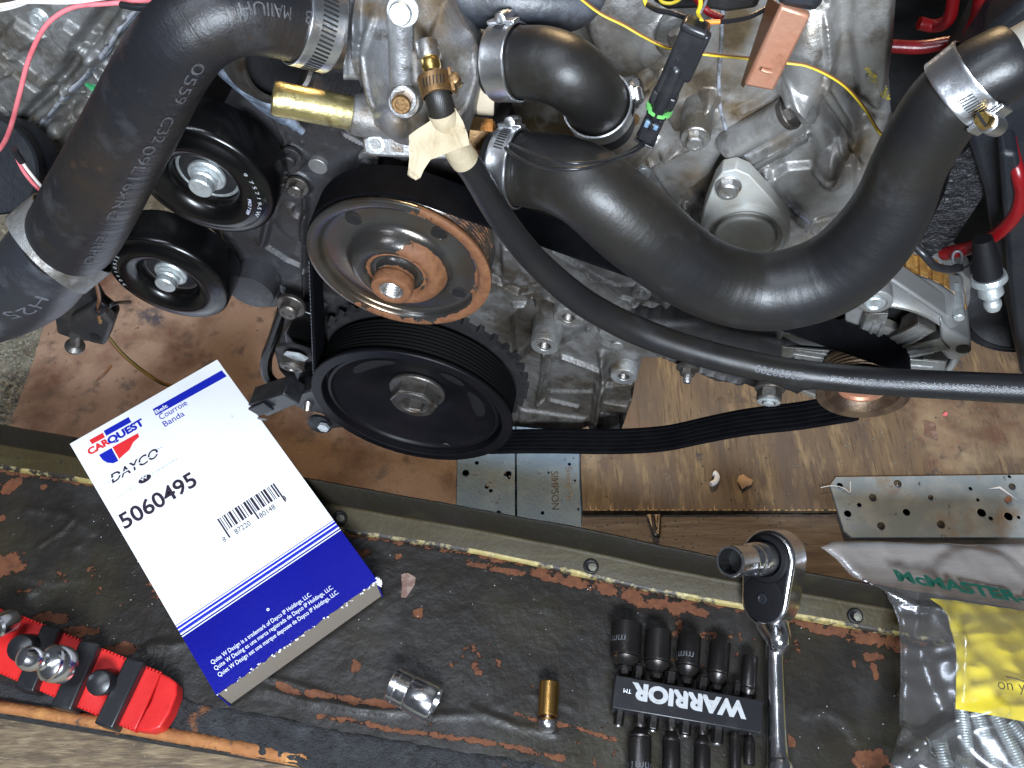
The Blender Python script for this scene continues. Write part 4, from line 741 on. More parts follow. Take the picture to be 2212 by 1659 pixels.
mb.lathe([(.02, -.0335), (.063, -.0335), (.0655, -.033), (.0662, -.031)]+[(.0662-(.0017 if k % 2 else 0), -.0295+k*.00155) for k in range(16)]+[(.0662, -.004), (.0685, -.0022), (.0692, -.0005), (.069, .0012), (.0676, .0022), (.0655, .0024), (.0618, .0016), (.0602, .0004), (.0594, -.0018), (.0585, -.0034), (.057, -.0042), (.0545, -.0042), (.046, -.0036), (.0415, -.0030), (.0390, -.0016), (.0372, .0010), (.0362, .0032), (.0350, .0055), (.0335, .0078), (.0312, .0098), (.0285, .0108), (.0255, .0104), (.0235, .0088), (.0224, .0068), (.0212, .0066), (.0202, .0072), (.0194, .0060), (.0180, .0052), (.0160, .0056), (.0150, .0070), (.0143, .0090), (.0143, .0135), (.0150, .0142), (.0152, .0155), (.0152, .0215), (.0146, .0232), (.0132, .0238), (.0098, .0238), (.0088, .0230)]
   , cw, A, 200, cap=False, wearfn=wpwear)
mb.build('pulley_disc', 'wp', wp, wear=True, smooth=40)
mb = MB(); mb.lathe([(.0088, .0232)]+[(.0086-(.0011 if k % 2 else 0), .0222-k*.0011) for k in range(14)]+[(.0005, .006)], cw, A, 40, cap=False); mb.build('threaded_hole', 'steel', wp)
for ang, rr in ((302-180+180, .050), (228, .050), (137, .050)):
    pass
def onface(c, ang, r, h): return c + A*h + r*(math.cos(math.radians(ang))*EX + math.sin(math.radians(ang))*EZ)
for ang in (126, 50, -32):
    hp = onface(cw, ang, .0500, -.0036); mb = MB(); mb.lathe([(.0062, .0002), (.0056, .0005), (.0052, -.0002)], hp, A, 24, cap=False); mb.build('hole_rim', 'wp', wp)
    mb = MB(); mb.lathe([(.0001, .00025), (.0053, .00025)], hp, A, 24, cap=False); mb.build('hole', 'holeblack', wp)
# idler pulleys
def idler(u, v, off, label):
    c = E(u, v, off); t = thing('idler_pulley', label, 'pulley', c, 'glossy black idler pulleys'); R = .052; mb = MB()
    prof = [(.01, -.033), (R-.003, -.033), (R-.0005, -.0322), (R, -.031), (R, -.0035), (R-.0006, -.0014), (R-.0018, -.0004), (R-.005, -.0003)]
    for k in range(1, 12): q = k/12; prof.append((R-.005-(R-.005-.026)*q, .0044*math.sin(math.pi*min(q*1.0, 1))-.0003))
    prof += [(.0258, -.0012), (.0248, -.003), (.0245, -.0095), (.0236, -.0105)]
    mb.lathe(prof, c, A, 96, cap=False); mb.build('rim', 'blackpaint', t)
    mb = MB(); mb.lathe([(.0245, -.0112), (.0226, -.0098), (.0218, -.0098), (.0212, -.0108)], c, A, 72, cap=False); mb.build('bearing_ring', 'zinc' if v < 500 else 'steel_dark', t)
    mb = MB(); mb.lathe([(.0214, -.0112), (.015, -.0108), (.0005, -.0106)], c, A, 60, cap=False); mb.build('bearing_seal', 'black', t)
    mb = MB(); mb.lathe([(.0132, -.0104), (.0138, -.0096), (.0138, -.0076), (.013, -.0068), (.002, -.0062)], c, A, 48); mb.build('washer', 'zinc', t)
    bc = c+A*-.0066; mb = MB(); mb.lathe([(.0102, 0), (.0102, .0045)], bc, A, 6); mb.lathe([(.0096, .0045), (.0086, .0060), (.0086, .0112), (.0078, .0122), (.001, .0124)], bc, A, 30); mb.lathe([(.0118, -.0004), (.0114, .0012), (.0095, .002), (.001, .002)], bc, A, 40)
    mb.build('bolt', 'zinc', t, smooth=25)
    return t, c
i1, ci1 = idler(438, 397, -.012, 'glossy black idler pulley with a washer-head bolt, upper of the two beside the left hose')
i2, ci2 = idler(361, 607, -.012, 'glossy black idler pulley with a greenish bolt, lower of the two beside the left hose')
def arc_text(parent, c, r, a0, a1, txt, size, m, h=.0024, name='printed_lettering'):
    vs, fs, wd = text2d(txt, size); a0, a1 = math.radians(a0), math.radians(a1); mb = MB(); out = []
    for x, y in vs:
        a = a0+(a1-a0)*x/wd; rr = r+y*(-1 if a1 > a0 else 1); out.append(c+A*(h+.0004)+rr*(math.cos(a)*EX+math.sin(a)*EZ))
    mb.add(out, fs); mb.build(name, m, parent, smooth=0)
arc_text(i1, ci1, .0405, 28, -34, '9  7 5 2 1 9-5 W', .0044, 'greyink', .0028)
arc_text(i1, ci1, .0345, -6, -34, 'PRO 7 589', .0035, 'blacklight', .0048); arc_text(i2, ci2, .0405, 196, 138, '3 2 1 1 0 5 2 3', .0044, 'greyink', .0028)
# crank pulley
cc = E(889, 887, 0); ck = thing('crank_pulley', 'large black crankshaft damper pulley with a hollow hex bolt', 'pulley', cc); R = .0965; mb = MB()
mb.lathe([(.03, -.040), (.088, -.040), (.0905, -.039)]+[(.0925-(.002 if k % 2 else 0), -.036+k*.0018) for k in range(17)]+[(.0925, -.0062), (R-.001, -.0046), (R, -.003), (R, -.0008), (R-.0008, 0), (.0868, 0), (.0858, -.0008), (.0855, -.0095), (.0850, -.0115), (.0832, -.0115), (.0826, -.006), (.0818, -.0052), (.0790, -.0052), (.078, -.0075), (.0765, -.0088), (.058, -.0135), (.040, -.0185), (.034, -.0222), (.030, -.0242), (.027, -.0250), (.012, -.0250)], cc, A, 144, cap=False); mb.build('damper', 'crank', ck, smooth=32)
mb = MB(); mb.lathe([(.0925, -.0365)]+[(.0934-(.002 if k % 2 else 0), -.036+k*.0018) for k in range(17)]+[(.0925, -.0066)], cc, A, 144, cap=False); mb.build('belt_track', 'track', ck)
mb = MB(); mb.lathe([(.0, -.049), (.0985, -.049), (.0985, -.0445), (.0, -.0445)], cc, A, 60, cap=False); mb.build('reluctor_ring', 'blackmatte', ck)
mb = MB()
for k in range(40):
    a = k*math.tau/40; rd = math.cos(a)*EX+math.sin(a)*EZ; tg = np.cross(A, rd); mb.box(cc-A*.0467+rd*.1005, (.006, .0052, .0075), np.array([rd, tg, A]))
o = mb.build('reluctor_teeth', 'blackmatte', ck, smooth=0); o['kind'] = 'stuff'
mb = MB(); mb.lathe([(.001, -.0246), (.0262, -.0246), (.0272, -.0236), (.0272, -.0212), (.0262, -.0202), (.0235, -.0198), (.001, -.0198)], cc, A, 60); mb.build('washer', 'steel_dark', ck)
mb = MB(); mb.lathe([(.0228, -.0198), (.0228, -.0075), (.0205, -.0062), (.0126, -.0062), (.0120, -.0072), (.0118, -.0185), (.001, -.0188)], cc, A, 6, rfn=lambda t, r, h: 1 if r > .015 else 1, cap=False)
mb = MB(); n6 = 6
mb.lathe([(.0232, -.0198), (.0232, -.0085)], cc, A, 6, cap=False); mb.lathe([(.0232, -.0085), (.0205, -.0068), (.0165, -.0066), (.0132, -.0068), (.0122, -.0085), (.0120, -.0180), (.001, -.0185)], cc, A, 6, cap=False)
mb.build('hex_bolt', 'steel_dark', ck, smooth=20); mb = MB(); mb.lathe([(.0208, -.0068), (.0195, -.0058), (.0138, -.0058), (.0122, -.0072), (.0119, -.0175), (.0005, -.0176)], cc, A, 48, cap=False); mb.build('bolt_bore', 'steel_dark', ck)
for a0, a1 in ((100, 150), (-12, 30), (38, 62)):
    mb = MB(); aa = np.radians(np.linspace(a0, a1, 14)); k = len(aa); vs = []
    for a, f in zip(aa, np.linspace(-1, 1, k)):
        w_ = .007*math.sqrt(max(0, 1-f*f)); rm = .062
        for rr in (rm+w_, rm-w_): hh_ = -.0088-(.0765-rr)*.0047/.0185; vs.append(cc+A*(hh_+.0004)+rr*(math.cos(a)*EX+math.sin(a)*EZ))
    mb.add(vs, [(2*i, 2*i+1, 2*i+3, 2*i+2) for i in range(k-1)]); mb.build('lightening_recess', 'holeblack', ck)  # flat black patch on the dish: shade of the recess as colour
mb = MB(); mb.lathe([(.0002, .0), (.0042, .0), (.0052, -.001)], onface(cc, -70, .0775, -.0058), A, 20, cap=False); mb.build('balance_hole', 'holeblack', ck)
# alternator
ca = E(1863, 851, 0); al = thing('alternator', 'silver alternator with fan claws, brown stator and small copper rimmed pulley', 'alternator', ca)
mb = MB(); mb.lathe([(.004, -.03), (.026, -.028), (.0285, -.027), (.0290, -.024)]+[(.0285-(.0016 if k % 2 else 0), -.0225+k*.0016) for k in range(13)]+[(.0285, -.002), (.0338, -.0006), (.0342, .0006), (.0332, .0012), (.0272, -.0004), (.0262, -.003), (.0225, -.0075), (.018, -.008)], ca, A, 72, cap=False); mb.build('pulley', 'worn_brown', al)
mb = MB(); mb.lathe([(.0182, -.0085), (.0182, -.0045), (.017, -.0035), (.0150, -.0035), (.0135, -.0055), (.001, -.0055)], ca, A, 40); mb.build('pulley_nut', 'copper', al)
hf = E(1861, 787, -.0) ; hc = ca-A*.034
def ringsolid(parent, name, m, c, r0, r1, h0, h1, seg=90, bevel=.002, rfn=None):
    mb = MB(); mb.lathe([(r0, h0), (r1-bevel, h0), (r1, h0+bevel), (r1, h1-bevel), (r1-bevel, h1), (r0+bevel, h1), (r0, h1-bevel)], c, A, seg, cap=False, rfn=rfn); return mb.build(name, m, parent)
# front housing: rim ring, hub, spokes with windows between
mb = MB(); mb.lathe([(.0645, -.02), (.0645, -.001), (.0655, .0002), (.0680, .0006), (.0702, -.0012), (.0722, -.006), (.0768, -.020), (.0768, -.026)], hc, A, 90, cap=False); mb.build('front_housing', 'alt', al)
mb = MB(); mb.lathe([(.001, -.014), (.036, -.014), (.036, -.006), (.030, -.003), (.014, .004)], hc, A, 60, cap=False); mb.build('front_hub', 'alt', al)
mb = MB(); mb.lathe([(.001, -.024), (.067, -.016)], hc, A, 60, cap=False); mb.build('dark_interior', 'holeblack', al)
for k, a in enumerate((112, 170, 240, 310)):
    a = math.radians(a); rd = math.cos(a)*EX+math.sin(a)*EZ; tg = np.cross(A, rd); mb = MB()
    q = [hc+rd*.030-tg*.010, hc+rd*.030+tg*.010, hc+rd*.069+tg*(.006), hc+rd*.069-tg*.006]; mb.prism([p+A*-.002 for p in q], -A*.009); mb.build('housing_spoke', 'alt', al, bevel=.0015)
# fan claws
for k, a in enumerate((95, 58, 34, 5, 140, 180, 220, 262, 310)):
    a = math.radians(a); rd = math.cos(a)*EX+math.sin(a)*EZ; tg = np.cross(A, rd); m0 = MB(); b0 = ca-A*.030
    w0, w1, L1 = .0085, .0100, .060
    m0.prism([b0+rd*.018-tg*w0, b0+rd*.018+tg*w0, b0+rd*L1+tg*w1, b0+rd*(L1+.003)-tg*w1*.4], -A*.002)
    f = m0.build('fan_claw', 'cast', al, bevel=.0006)
    m1 = MB(); m1.prism([b0+rd*(L1-.018)+tg*w1*.95, b0+rd*L1+tg*w1, b0+rd*L1+tg*w1-A*.014, b0+rd*(L1-.014)+tg*w1*.9-A*.014], tg*.0015); m1.prism([b0+rd*L1+tg*w1, b0+rd*(L1+.003)-tg*w1*.4, b0+rd*(L1+.003)-tg*w1*.4-A*.012, b0+rd*L1+tg*w1-A*.012], -rd*.0014); m1.build('blade', 'steel_dark', f, bevel=.0003)
    for s_ in (-.0035, .0025):
        m2 = MB(); m2.tube([b0+rd*.026+tg*s_+A*.0002, b0+rd*.036+tg*s_+A*.0004, b0+rd*(L1-.008)+tg*s_+A*.0002], [.001, .0016, .001], 10); m2.build('pressed_rib', 'cast', f)
# stator laminations and rear bracket
ringsolid(al, 'housing_skirt', 'alt', hc, .06, .0768, -.026, -.024)
st0 = hc-A*.0262
ringsolid(al, 'stator', 'stator', st0, .06, .0745, -.0222, 0)
for k in range(44):
    a = k*math.tau/44; rd = math.cos(a)*EX+math.sin(a)*EZ; tg = np.cross(A, rd)
    if math.sin(a) < -.2: continue
    mb = MB(); mb.box(st0+rd*.0752-A*.011, (.004, .0062, .0222), np.array([rd, tg, A])); mb.build('stator_tooth', 'stator', al, bevel=.0004)
ringsolid(al, 'rear_bracket', 'alt', st0-A*.0222, .03, .0805, -.03, 0, bevel=.004, rfn=lambda t, r, h: 1 if r < .07 else 1+.03*max(0, math.sin(7*t+.6))**6)
mb = MB(); mb.lathe([(.001, -.03), (.075, -.03), (.07, -.045), (.001, -.05)], st0-A*.0262, A, 40); mb.build('rear_cap', 'alt', al)
# lug at the lower right, and the small one higher up with its through bolt
lp = lambda u, v, o: E(u, v, o)
for nm, pts, off, th in (('mounting_lug', [(2030, 690), (2052, 716), (2098, 738), (2099, 765), (2072, 778), (2048, 780), (2030, 760)], -.031, .034), ('bolt_lug', [(2048, 628), (2062, 634), (2084, 638), (2086, 664), (2076, 670), (2060, 664), (2040, 650)], -.060, .02)):
    mb = MB(); mb.prism([lp(u, v, off) for u, v in pts], -A*th); mb.build(nm, 'alt', al, bevel=.003, bseg=3)
mb = MB(); mb.lathe([(.0001, .0004), (.0052, .0004)], E(2081, 754, -.0308), A, 24, cap=False); mb.build('lug_hole', 'holeblack', al)
mb = MB(); mb.lathe([(.0038, -.01), (.0038, .02), (.0032, .0208), (.001, .021)], E(2070, 668, -.048)-A*.012, A, 20); mb.build('through_bolt', 'zinc', al)
mb = MB(); c = E(1889, 652, -.032); mb.lathe([(.0125, -.012), (.0125, .000), (.011, .001), (.0088, .0012), (.0082, .0), (.0001, .0)], c, A, 36); mb.build('housing_boss', 'alt', al); mb = MB(); mb.lathe([(.0072, -.001), (.0072, .0018), (.0058, .0026), (.0045, .0012), (.0001, .0012)], c, A, 30); mb.build('screw', 'zinc', al)
mb = MB(); mb.prism([E(1912, 604, -.031), E(1924, 600, -.031), E(2046, 682, -.031), E(2038, 688, -.031)], -A*.02); mb.build('housing_rib', 'alt', al, bevel=.0015)
# belt: one band round the three pulleys, teeth side inside
def toS(X): d = np.asarray(X)-cc; return np.array([d @ EX, d @ EZ])
def fromS(q, off): return cc + EX*q[0] + EZ*q[1] + A*off
sw, scn, sa = toS(cw), np.zeros(2), toS(ca); Rw, Rc, Ra = .0688, .0945, .0338
def tang(c1, r1, c2, r2, side=1):
    d = c2-c1; L = np.linalg.norm(d); a = math.atan2(d[1], d[0]); b = math.acos((r1-r2)/L); t = a+side*b; n = np.array([math.cos(t), math.sin(t)]); return c1+n*r1, c2+n*r2, t
w1, a1_, t1 = tang(sw, Rw, sa, Ra, 1); c2_, w2, t2 = tang(scn, Rc, sw, Rw, 1)
path = []
def arc(c, r, t0, t1, n):
    return [c+r*np.array([math.cos(t), math.sin(t)]) for t in np.linspace(t0, t1, n)]
tw0 = math.atan2(*(w2-sw)[::-1]); tw1 = math.atan2(*(w1-sw)[::-1])
path += arc(sw, Rw, tw0 if tw0 > tw1 else tw0+2*math.pi, tw1, 26)
path += [w1+(a1_-w1)*k/10 for k in range(1, 10)]
botpx = [(1852, 918), (1800, 926), (1720, 938), (1650, 945), (1590, 953), (1520, 966), (1440, 982), (1360, 988), (1280, 988.5), (1200, 987), (1120, 987), (1060, 988)]
ta1 = math.atan2(*(a1_-sa)[::-1]); path += arc(sa, Ra, ta1, -math.pi/2-.05, 16)
path += catmull([toS(E(u, v, 0)) for u, v in botpx], 4)
tc0 = math.atan2(*(c2_)[::-1]); path += arc(scn, Rc, -math.pi/2-.16, tc0-2*math.pi, 24)
path += [c2_+(w2-c2_)*k/8 for k in range(1, 8)]
path = [p for i, p in enumerate(path) if i == 0 or np.linalg.norm(p-path[i-1]) > .0008]
n = len(path); vs = []; nr = len(path); BW = .0265; of0 = -.0045; NR = 6
sec = [(0, .0012), (-BW, .0012)]+[(-BW+BW*(k+.5)/NR*1.0+(0), 0) for k in range(0)]
cols = [(0, .0014), (-BW, .0014), (-BW, -.0016)]
for k in range(NR): x0_ = -BW+BW*k/NR; wv = BW/NR; cols += [(x0_+wv*.2, -.0022), (x0_+wv*.8, -.0022), (x0_+wv*1.0, -.0014)]
for i, p in enumerate(path):
    tg = path[(i+1) % n]-path[i-1]; tg = tg/np.linalg.norm(tg); nn = np.array([-tg[1], tg[0]])
    for (a, b) in cols: vs.append(fromS(p+nn*b, of0+a))
K = len(cols); fs = [(i*K+j, i*K+(j+1) % K, ((i+1) % n)*K+(j+1) % K, ((i+1) % n)*K+j) for i in range(n) for j in range(K)]
mb = MB(); mb.add(vs, fs); bo = mb.build('serpentine_belt', 'belt', smooth=40); tag(bo, 'black ribbed serpentine belt running round the pulleys', 'belt')
mb = MB(); cordp = []
for i, p in enumerate(path[-9:]): cordp.append(fromS(p+np.array([-.0006, 0]), of0+.0004))
cordp = catmull(cordp, 10); mb.tube(cordp, [.0004 if k % 2 else .0001 for k in range(len(cordp))], 6)
mb.build('frayed_cord', 'hoseink', bo)
# ================================================================ THERMOSTAT HOUSING
nT = nrm([-.06, -.86, .5]); eTx = nrm(np.cross([0, .5, .86], nT)); eTx = eTx if eTx[0] > 0 else -eTx; eTy = np.cross(nT, eTx)
oT = E(890, 150, .0)
def T(u, v, off=0.):
    d = ray(u, v); return CAM+d*(((oT+nT*off-CAM) @ nT)/(d @ nT))
th = thing('thermostat_housing', 'grey cast thermostat housing with bolts and a brass hose fitting', 'thermostat housing', oT)
relief('housing', 'thermo', th, [(744, -80), (742, 60), (744, 173), (770, 176), (780, 215), (766, 250), (764, 288), (783, 292), (780, 318), (790, 332), (800, 338), (884, 344), (990, 346), (1015, 300), (1034, 200), (1050, 150), (1052, 110), (1032, 62), (1000, 20), (984, -20), (976, -80)], oT, eTx, eTy, .0009, [
  ('dome', (925, 100), 150, 235, .052, 0), ('ridge', [(748, -80), (748, 172)], 8, .003), 
  ('ridge', [(838, 20), (806, 100), (818, 190), (838, 240)], 9, .004), ('poly', [(744, -80), (800, -80), (806, 60), (790, 173), (744, 173)], .014, 7), ('dome', (872, 235), 44, 40, .012), ('cyl', (930, 92), (932, 140), 20, .046, .010),
  ('ridge', [(1040, 90), (1044, 150), (1026, 205), (985, 255), (930, 285)], 6, .005), ('poly', [(905, -80), (985, -80), (985, -10), (955, 60), (920, 30)], -.003, 8), ('cyl', (800, 215), (806, 262), 26, .008, .010), 
  ('poly', [(780, 290), (1000, 292), (1000, 346), (780, 340)], -.010, 5), ('boss', (857, 316), 18, -.008), ('boss', (1018, 280), 4, -.003), ('blob', (955, 30), 50, 90, .75), ('blob', (850, 5), 60, 20, .7), ('blob', (840, 255), 50, 30, .7), ('blob', (905, 230), 40, 50, .6), ('blob', (790, 140), 30, 60, .45)], back=.05, edge=.007, rough=.0004, seed=61)
hs = bpy.data.objects['housing']
ta, tb = on('housing', 872, 176, .004), on('housing', 871, 16, .008); L_ = np.linalg.norm(tb-ta); q_ = px(ta, 1); mb = MB(); mb.lathe([(10*q_, -20*q_), (21*q_, -14*q_), (27*q_, 0), (27*q_, L_*.9), (29*q_, L_*.93), (30*q_, L_), (26*q_, L_+.001)], ta, nrm(tb-ta), 40); mb.build('stub', 'thermo', hs)
boss(hs, 'housing', 872, 222, 35, .012, 'thermo', taper=1.15)
mb = MB(); mb.prism([T(u, v, .014) for u, v in ((781, 300), (800, 287), (884, 290), (1012, 302), (1002, 346), (884, 341), (800, 338), (786, 330))], -nT*.014); mb.build('lower_flange', 'thermo', hs, bevel=.0015)
mb = MB(); mb.prism([T(u, v, .0144) for u, v in ((845, 300), (872, 303), (871, 330), (844, 327))], -nT*.0003); mb.build('flange_recess', 'steel_dark', hs, bevel=.0001)
ta, tb = on('housing', 764, 262, .002), on('housing', 830, 276, .002); mb = MB(); q_ = px(ta, 1); mb.lathe([(27*q_, -.001), (28*q_, 0), (27*q_, np.linalg.norm(tb-ta)), (12*q_, np.linalg.norm(tb-ta)+.004)], ta, nrm(tb-ta), 40); mb.build('side_boss', 'thermo', hs)
wp_ = MB(); [wp_.add([on('housing', u, v, .0004) for u, v in ((836, 132), (848, 140), (860, 156), (852, 184), (848, 214), (840, 200), (832, 170))], [tuple(range(7))])]; wp_.build('pale_patch', 'beige', hs, smooth=0)
PB = onp('housing', 871, 22, .014); hexbolt(hs, PB, nrm(nT+[0, 0, -.1]), px(PB, 26), .009, 'zinc', washer=1.35)
PB = onp('housing', 872, 214, .0125); hexbolt(hs, PB, nrm(nT+[0, -.15, -.1]), px(PB, 22), .008, 'nutbrass', wm='steel', washer=1.35)
mb = MB(); mb.prism([T(*q, .028) for q in ((835, 130), (846, 136), (860, 150), (852, 178), (846, 206), (838, 196), (832, 168), (828, 148))], -nT*.02)
c = T(811, 312, .0150); mb = MB(); q_ = px(c, 1); mb.lathe([(10*q_, -.004), (10*q_, .0004), (14*q_, .001), (20*q_, .0006), (20*q_, -.001)], c, nT, 30, cap=False); mb.build('boss_rim', 'zinc', hs); mb = MB(); mb.lathe([(.0001, -.002), (10.5*q_, -.002)], c, nT, 24, cap=False); mb.build('boss_hole', 'galv', hs)
# pipe stub (left) and flange card behind (right)
mb = MB(); mb.prism([T(*q, -.01) for q in ((1030, 62), (1075, 66), (1066, 250), (1030, 250))], -nT*.004); mb.build('gasket', 'beige', th)
tp = Hose([(T(775, 250, .006), .0), (T(775, 250, .006), .0)], 1) if False else None
a = T(788, 250, .010); b = T(590, 212, .024); mb = MB(); ax = nrm(b-a); L_ = np.linalg.norm(b-a); rr = px(b, 37)
mb.lathe([(rr*.9, 0), (rr, .002), (rr, L_*.86), (rr*1.02, L_*.95), (rr*.94, L_), (rr*.8, L_+.0006), (rr*.001, L_+.0008)], a, ax, 48); yt = mb.build('tube', 'goldzinc', None); tag(yt, 'yellow zinc plated tube stub on the left of the thermostat housing', 'tube')
mb = MB(); mb.lathe([(rr*1.25, -.018), (rr*1.28, .004), (rr*1.15, .007), (rr*.95, .008)], a, ax, 40, cap=False); mb.build('tube_collar', 'thermo', th)
# brass plug with sensor at the right
c = T(1040, 296, .004); axp = nrm(T(1080, 300, .002)-T(1030, 294, .004)); sn = thing('temperature_sensor', 'hexagonal brass sensor with white tip and two thin black wires', 'sensor', c)
mb = MB(); mb.lathe([(px(c, 41), -.008), (px(c, 41), .0055)], c, axp, 6); mb.lathe([(px(c, 38), .0055), (px(c, 33), .0075), (px(c, 26), .0078)], c, axp, 30); mb.build('brass_hex', 'nutbrass', sn, smooth=25, bevel=.0004)
mb = MB(); mb.lathe([(px(c, 22), .0075), (px(c, 22), .011), (px(c, 15), .0112)], c, axp, 24); mb.build('steel_collar', 'steel', sn); mb = MB(); mb.lathe([(px(c, 13), .011), (px(c, 13), .0125), (px(c, 4), .013)], c, axp, 24); mb.build('white_tip', 'white', sn)
# ================================================================ HOSES
def H(pts, key=E): return Hose([(lambda X: (X, px(X, r)))(key(u, v, o)) for u, v, o, r in pts])
bigS = H([(1066, 358, .036, 74), (1100, 362, .038, 78), (1150, 368, .041, 80), (1205, 376, .048, 84), (1278, 410, .058, 90), (1368, 485, .062, 94), (1449, 552, .062, 88), (1530, 602, .060, 85), (1628, 629, .058, 85), (1715, 622, .056, 87), (1800, 590, .052, 89), (1870, 530, .048, 89), (1925, 450, .044, 84), (1962, 360, .040, 80), (2000, 290, .038, 82), (2045, 225, .036, 84), (2095, 180, .034, 82), (2150, 148, .032, 82), (2178, 136, .030, 80), (2184, 134, .030, 60)])
t_ = thing('radiator_hose', 'thick black S shaped radiator hose sweeping to the upper right', 'radiator hose', bigS.c[0]); bigS.build('hose', 'hoopB', t_, 56)
elbow = H([(1058, 134, .004, 68), (1080, 135, .005, 73), (1130, 135, .008, 75), (1180, 140, .012, 78), (1230, 160, .016, 77), (1272, 198, .012, 72), (1298, 240, -.002, 66), (1312, 268, -.012, 60)])
t_ = thing('elbow_hose', 'short black elbow hose between two steel clamps at the top', 'hose', elbow.c[0]); elbow.build('hose', 'rubber', t_, 48)
left = H([(742, 64, .016, 82), (716, 60, .018, 84), (660, 45, .024, 90), (590, 28, .034, 92), (520, 24, .044, 92), (455, 42, .052, 93), (398, 84, .058, 94), (350, 152, .060, 95), (300, 245, .062, 96), (248, 342, .062, 96), (195, 440, .062, 97), (162, 498, .062, 95), (140, 522, .062, 92)])
t_l = thing('radiator_hose', 'thick black ribbed radiator hose with faded print crossing the upper left', 'radiator hose', left.c[0]); left.build('hose', 'hoopA', t_l, 56)
lowl = H([(150, 512, .062, 88), (118, 545, .061, 93), (70, 602, .056, 96), (-10, 640, .05, 97), (-110, 664, .04, 97)])
t_w = thing('radiator_hose', 'worn grey-black hose leaving the bottom left clamp', 'radiator hose', lowl.c[0]); lowl.build('hose', 'rubber_blue', t_w, 56)
heat = H([(935, 158, .066, 18), (941, 185, .072, 26), (948, 215, .076, 29.7), (962, 262, .078, 29.7), (990, 325, .076, 29.7), (1026, 376, .072, 29.7), (1074, 458, .064, 29.2), (1130, 534, .054, 29.2), (1182, 588, .048, 29.7), (1248, 644, .042, 30.7), (1310, 682, .038, 30.7), (1372, 712, .036, 31.3), (1450, 742, .036, 30.7), (1540, 769, .036, 30.2), (1631, 790, .036, 30.2), (1700, 803, .036, 30.2), (1800, 815, .036, 30.2), (1900, 824, .036, 30.2), (2050, 832, .036, 31.3), (2212, 840, .036, 32.9), (2420, 846, .036, 35.0)])
t_h = thing('heater_hose', 'long thin black hose with white lettering curving to the right edge', 'hose', heat.c[0]); heat.build('hose', 'braid', t_h, 36)
sz = px(heat.at(heat.near(2100, 834))[0], 21)
def wrap_span(h, txt, size, p0, p1, phi, sign, m, parent, bold=0):
    d0, d1 = h.near(*p0), h.near(*p1); vs, fs, wd = text2d(txt, size, bold); return h.wrap(txt, size, d0, phi, sign, m, parent, sx=abs(d1-d0)/wd, bold=bold)
wrap_span(heat, 'P. FLAME RESISTANT COVER MADE IN USA', .0066, (2226, 840), (1780, 812), -.12, -1, 'hoseink', t_h)
wrap_span(heat, 'C3020700', .0078, (1735, 806), (1622, 790), -.1, -1, 'hoseink', t_h)
wrap_span(left, 'ERPO  21-11', .0, (0, 0), (1, 1), 0, 1, 'hoseink', t_h) if False else None
zz = .0085
for txt, p0, p1, ph in (('0559', (452, 110), (408, 170), -.55), ('C32', (385, 195), (366, 250), -.5), ('09L16xRC', (350, 258), (262, 408), -.42), ('ERPO', (242, 440), (200, 500), -.45), ('23', (640, 40), (610, 34), .22), ('MAIIUH', (585, 34), (505, 30), .18)):
    try: wrap_span(left, txt, zz, p0, p1, ph, 1, 'hoseink2', t_l)
    except Exception as ex_: print('text', ex_)
for txt, p0, p1, ph in (('H25', (118, 560), (66, 604), -.2), ('MR', (48, 618), (8, 640), -.3)): wrap_span(lowl, txt, .0125, p0, p1, ph, 1, 'hoseink', t_w)
# clamps
clamp('wide slotted steel clamp on the ribbed hose at the thermostat housing', left, left.near(672, 48), .0195, slots=(-1.35, 1.0, 24), m='clamp')
c1, t1_, r1_ = left.at(left.near(722, 60))
clamp('polished steel clamp at the left end of the elbow hose', elbow, elbow.near(1100, 135), .0145, slots=(-1.2, -.95, 5), scr=(-1.3, .008, .0032, -1))
clamp('polished steel clamp at the lower end of the elbow hose', elbow, elbow.near(1292, 232), .0125, slots=(-1.1, -.8, 7), scr=(-1.3, .009, .0032, -1))
clamp('scratched steel clamp where the S shaped hose starts', bigS, bigS.near(1102, 362), .0125, slots=(-1.1, -.45, 9), scr=(-1.35, .008, .0032, -1))
clamp('bronze tinted steel worm clamp near the upper right pipe', bigS, bigS.near(2088, 186), .0155, slots=(.2, .85, 10), scr=(1.15, .013, .0042, -1), capm='brass')
clamp('small brass coloured worm clamp on the thin hose fitting', heat, heat.near(942, 184), .010, m='nutbrass', slots=(-.6, .7, 7), scr=(-1.35, .006, .0026, -1), capm='brass')
cb2 = lowl.c[0]; cx_, tx_, rx_ = left.at(left.near(168, 492)); 
bcl = thing('band_clamp', 'wide dull grey band clamp joining the two left hoses', 'hose clamp', cx_); mb = MB(); wB = px(cx_, 70); Rb = rx_+.0018
dB = dep(E(131, 528, .062)); a_ = CAM+ray(160, 504)*dB; b_ = CAM+ray(104, 550)*dB; wB = np.linalg.norm(b_-a_); axb = nrm(E(150, 556, .062)-E(182, 480, .062)); axb = nrm(b_-a_)
cB = (a_+b_)/2; Rb = px(cB, 105)
mb.lathe([(Rb, -wB/2), (Rb+.0012, -wB/2), (Rb+.0012, wB/2), (Rb, wB/2)], cB, axb, 72, cap=False); mb.build('band', 'flange' if False else 'cast', bcl)
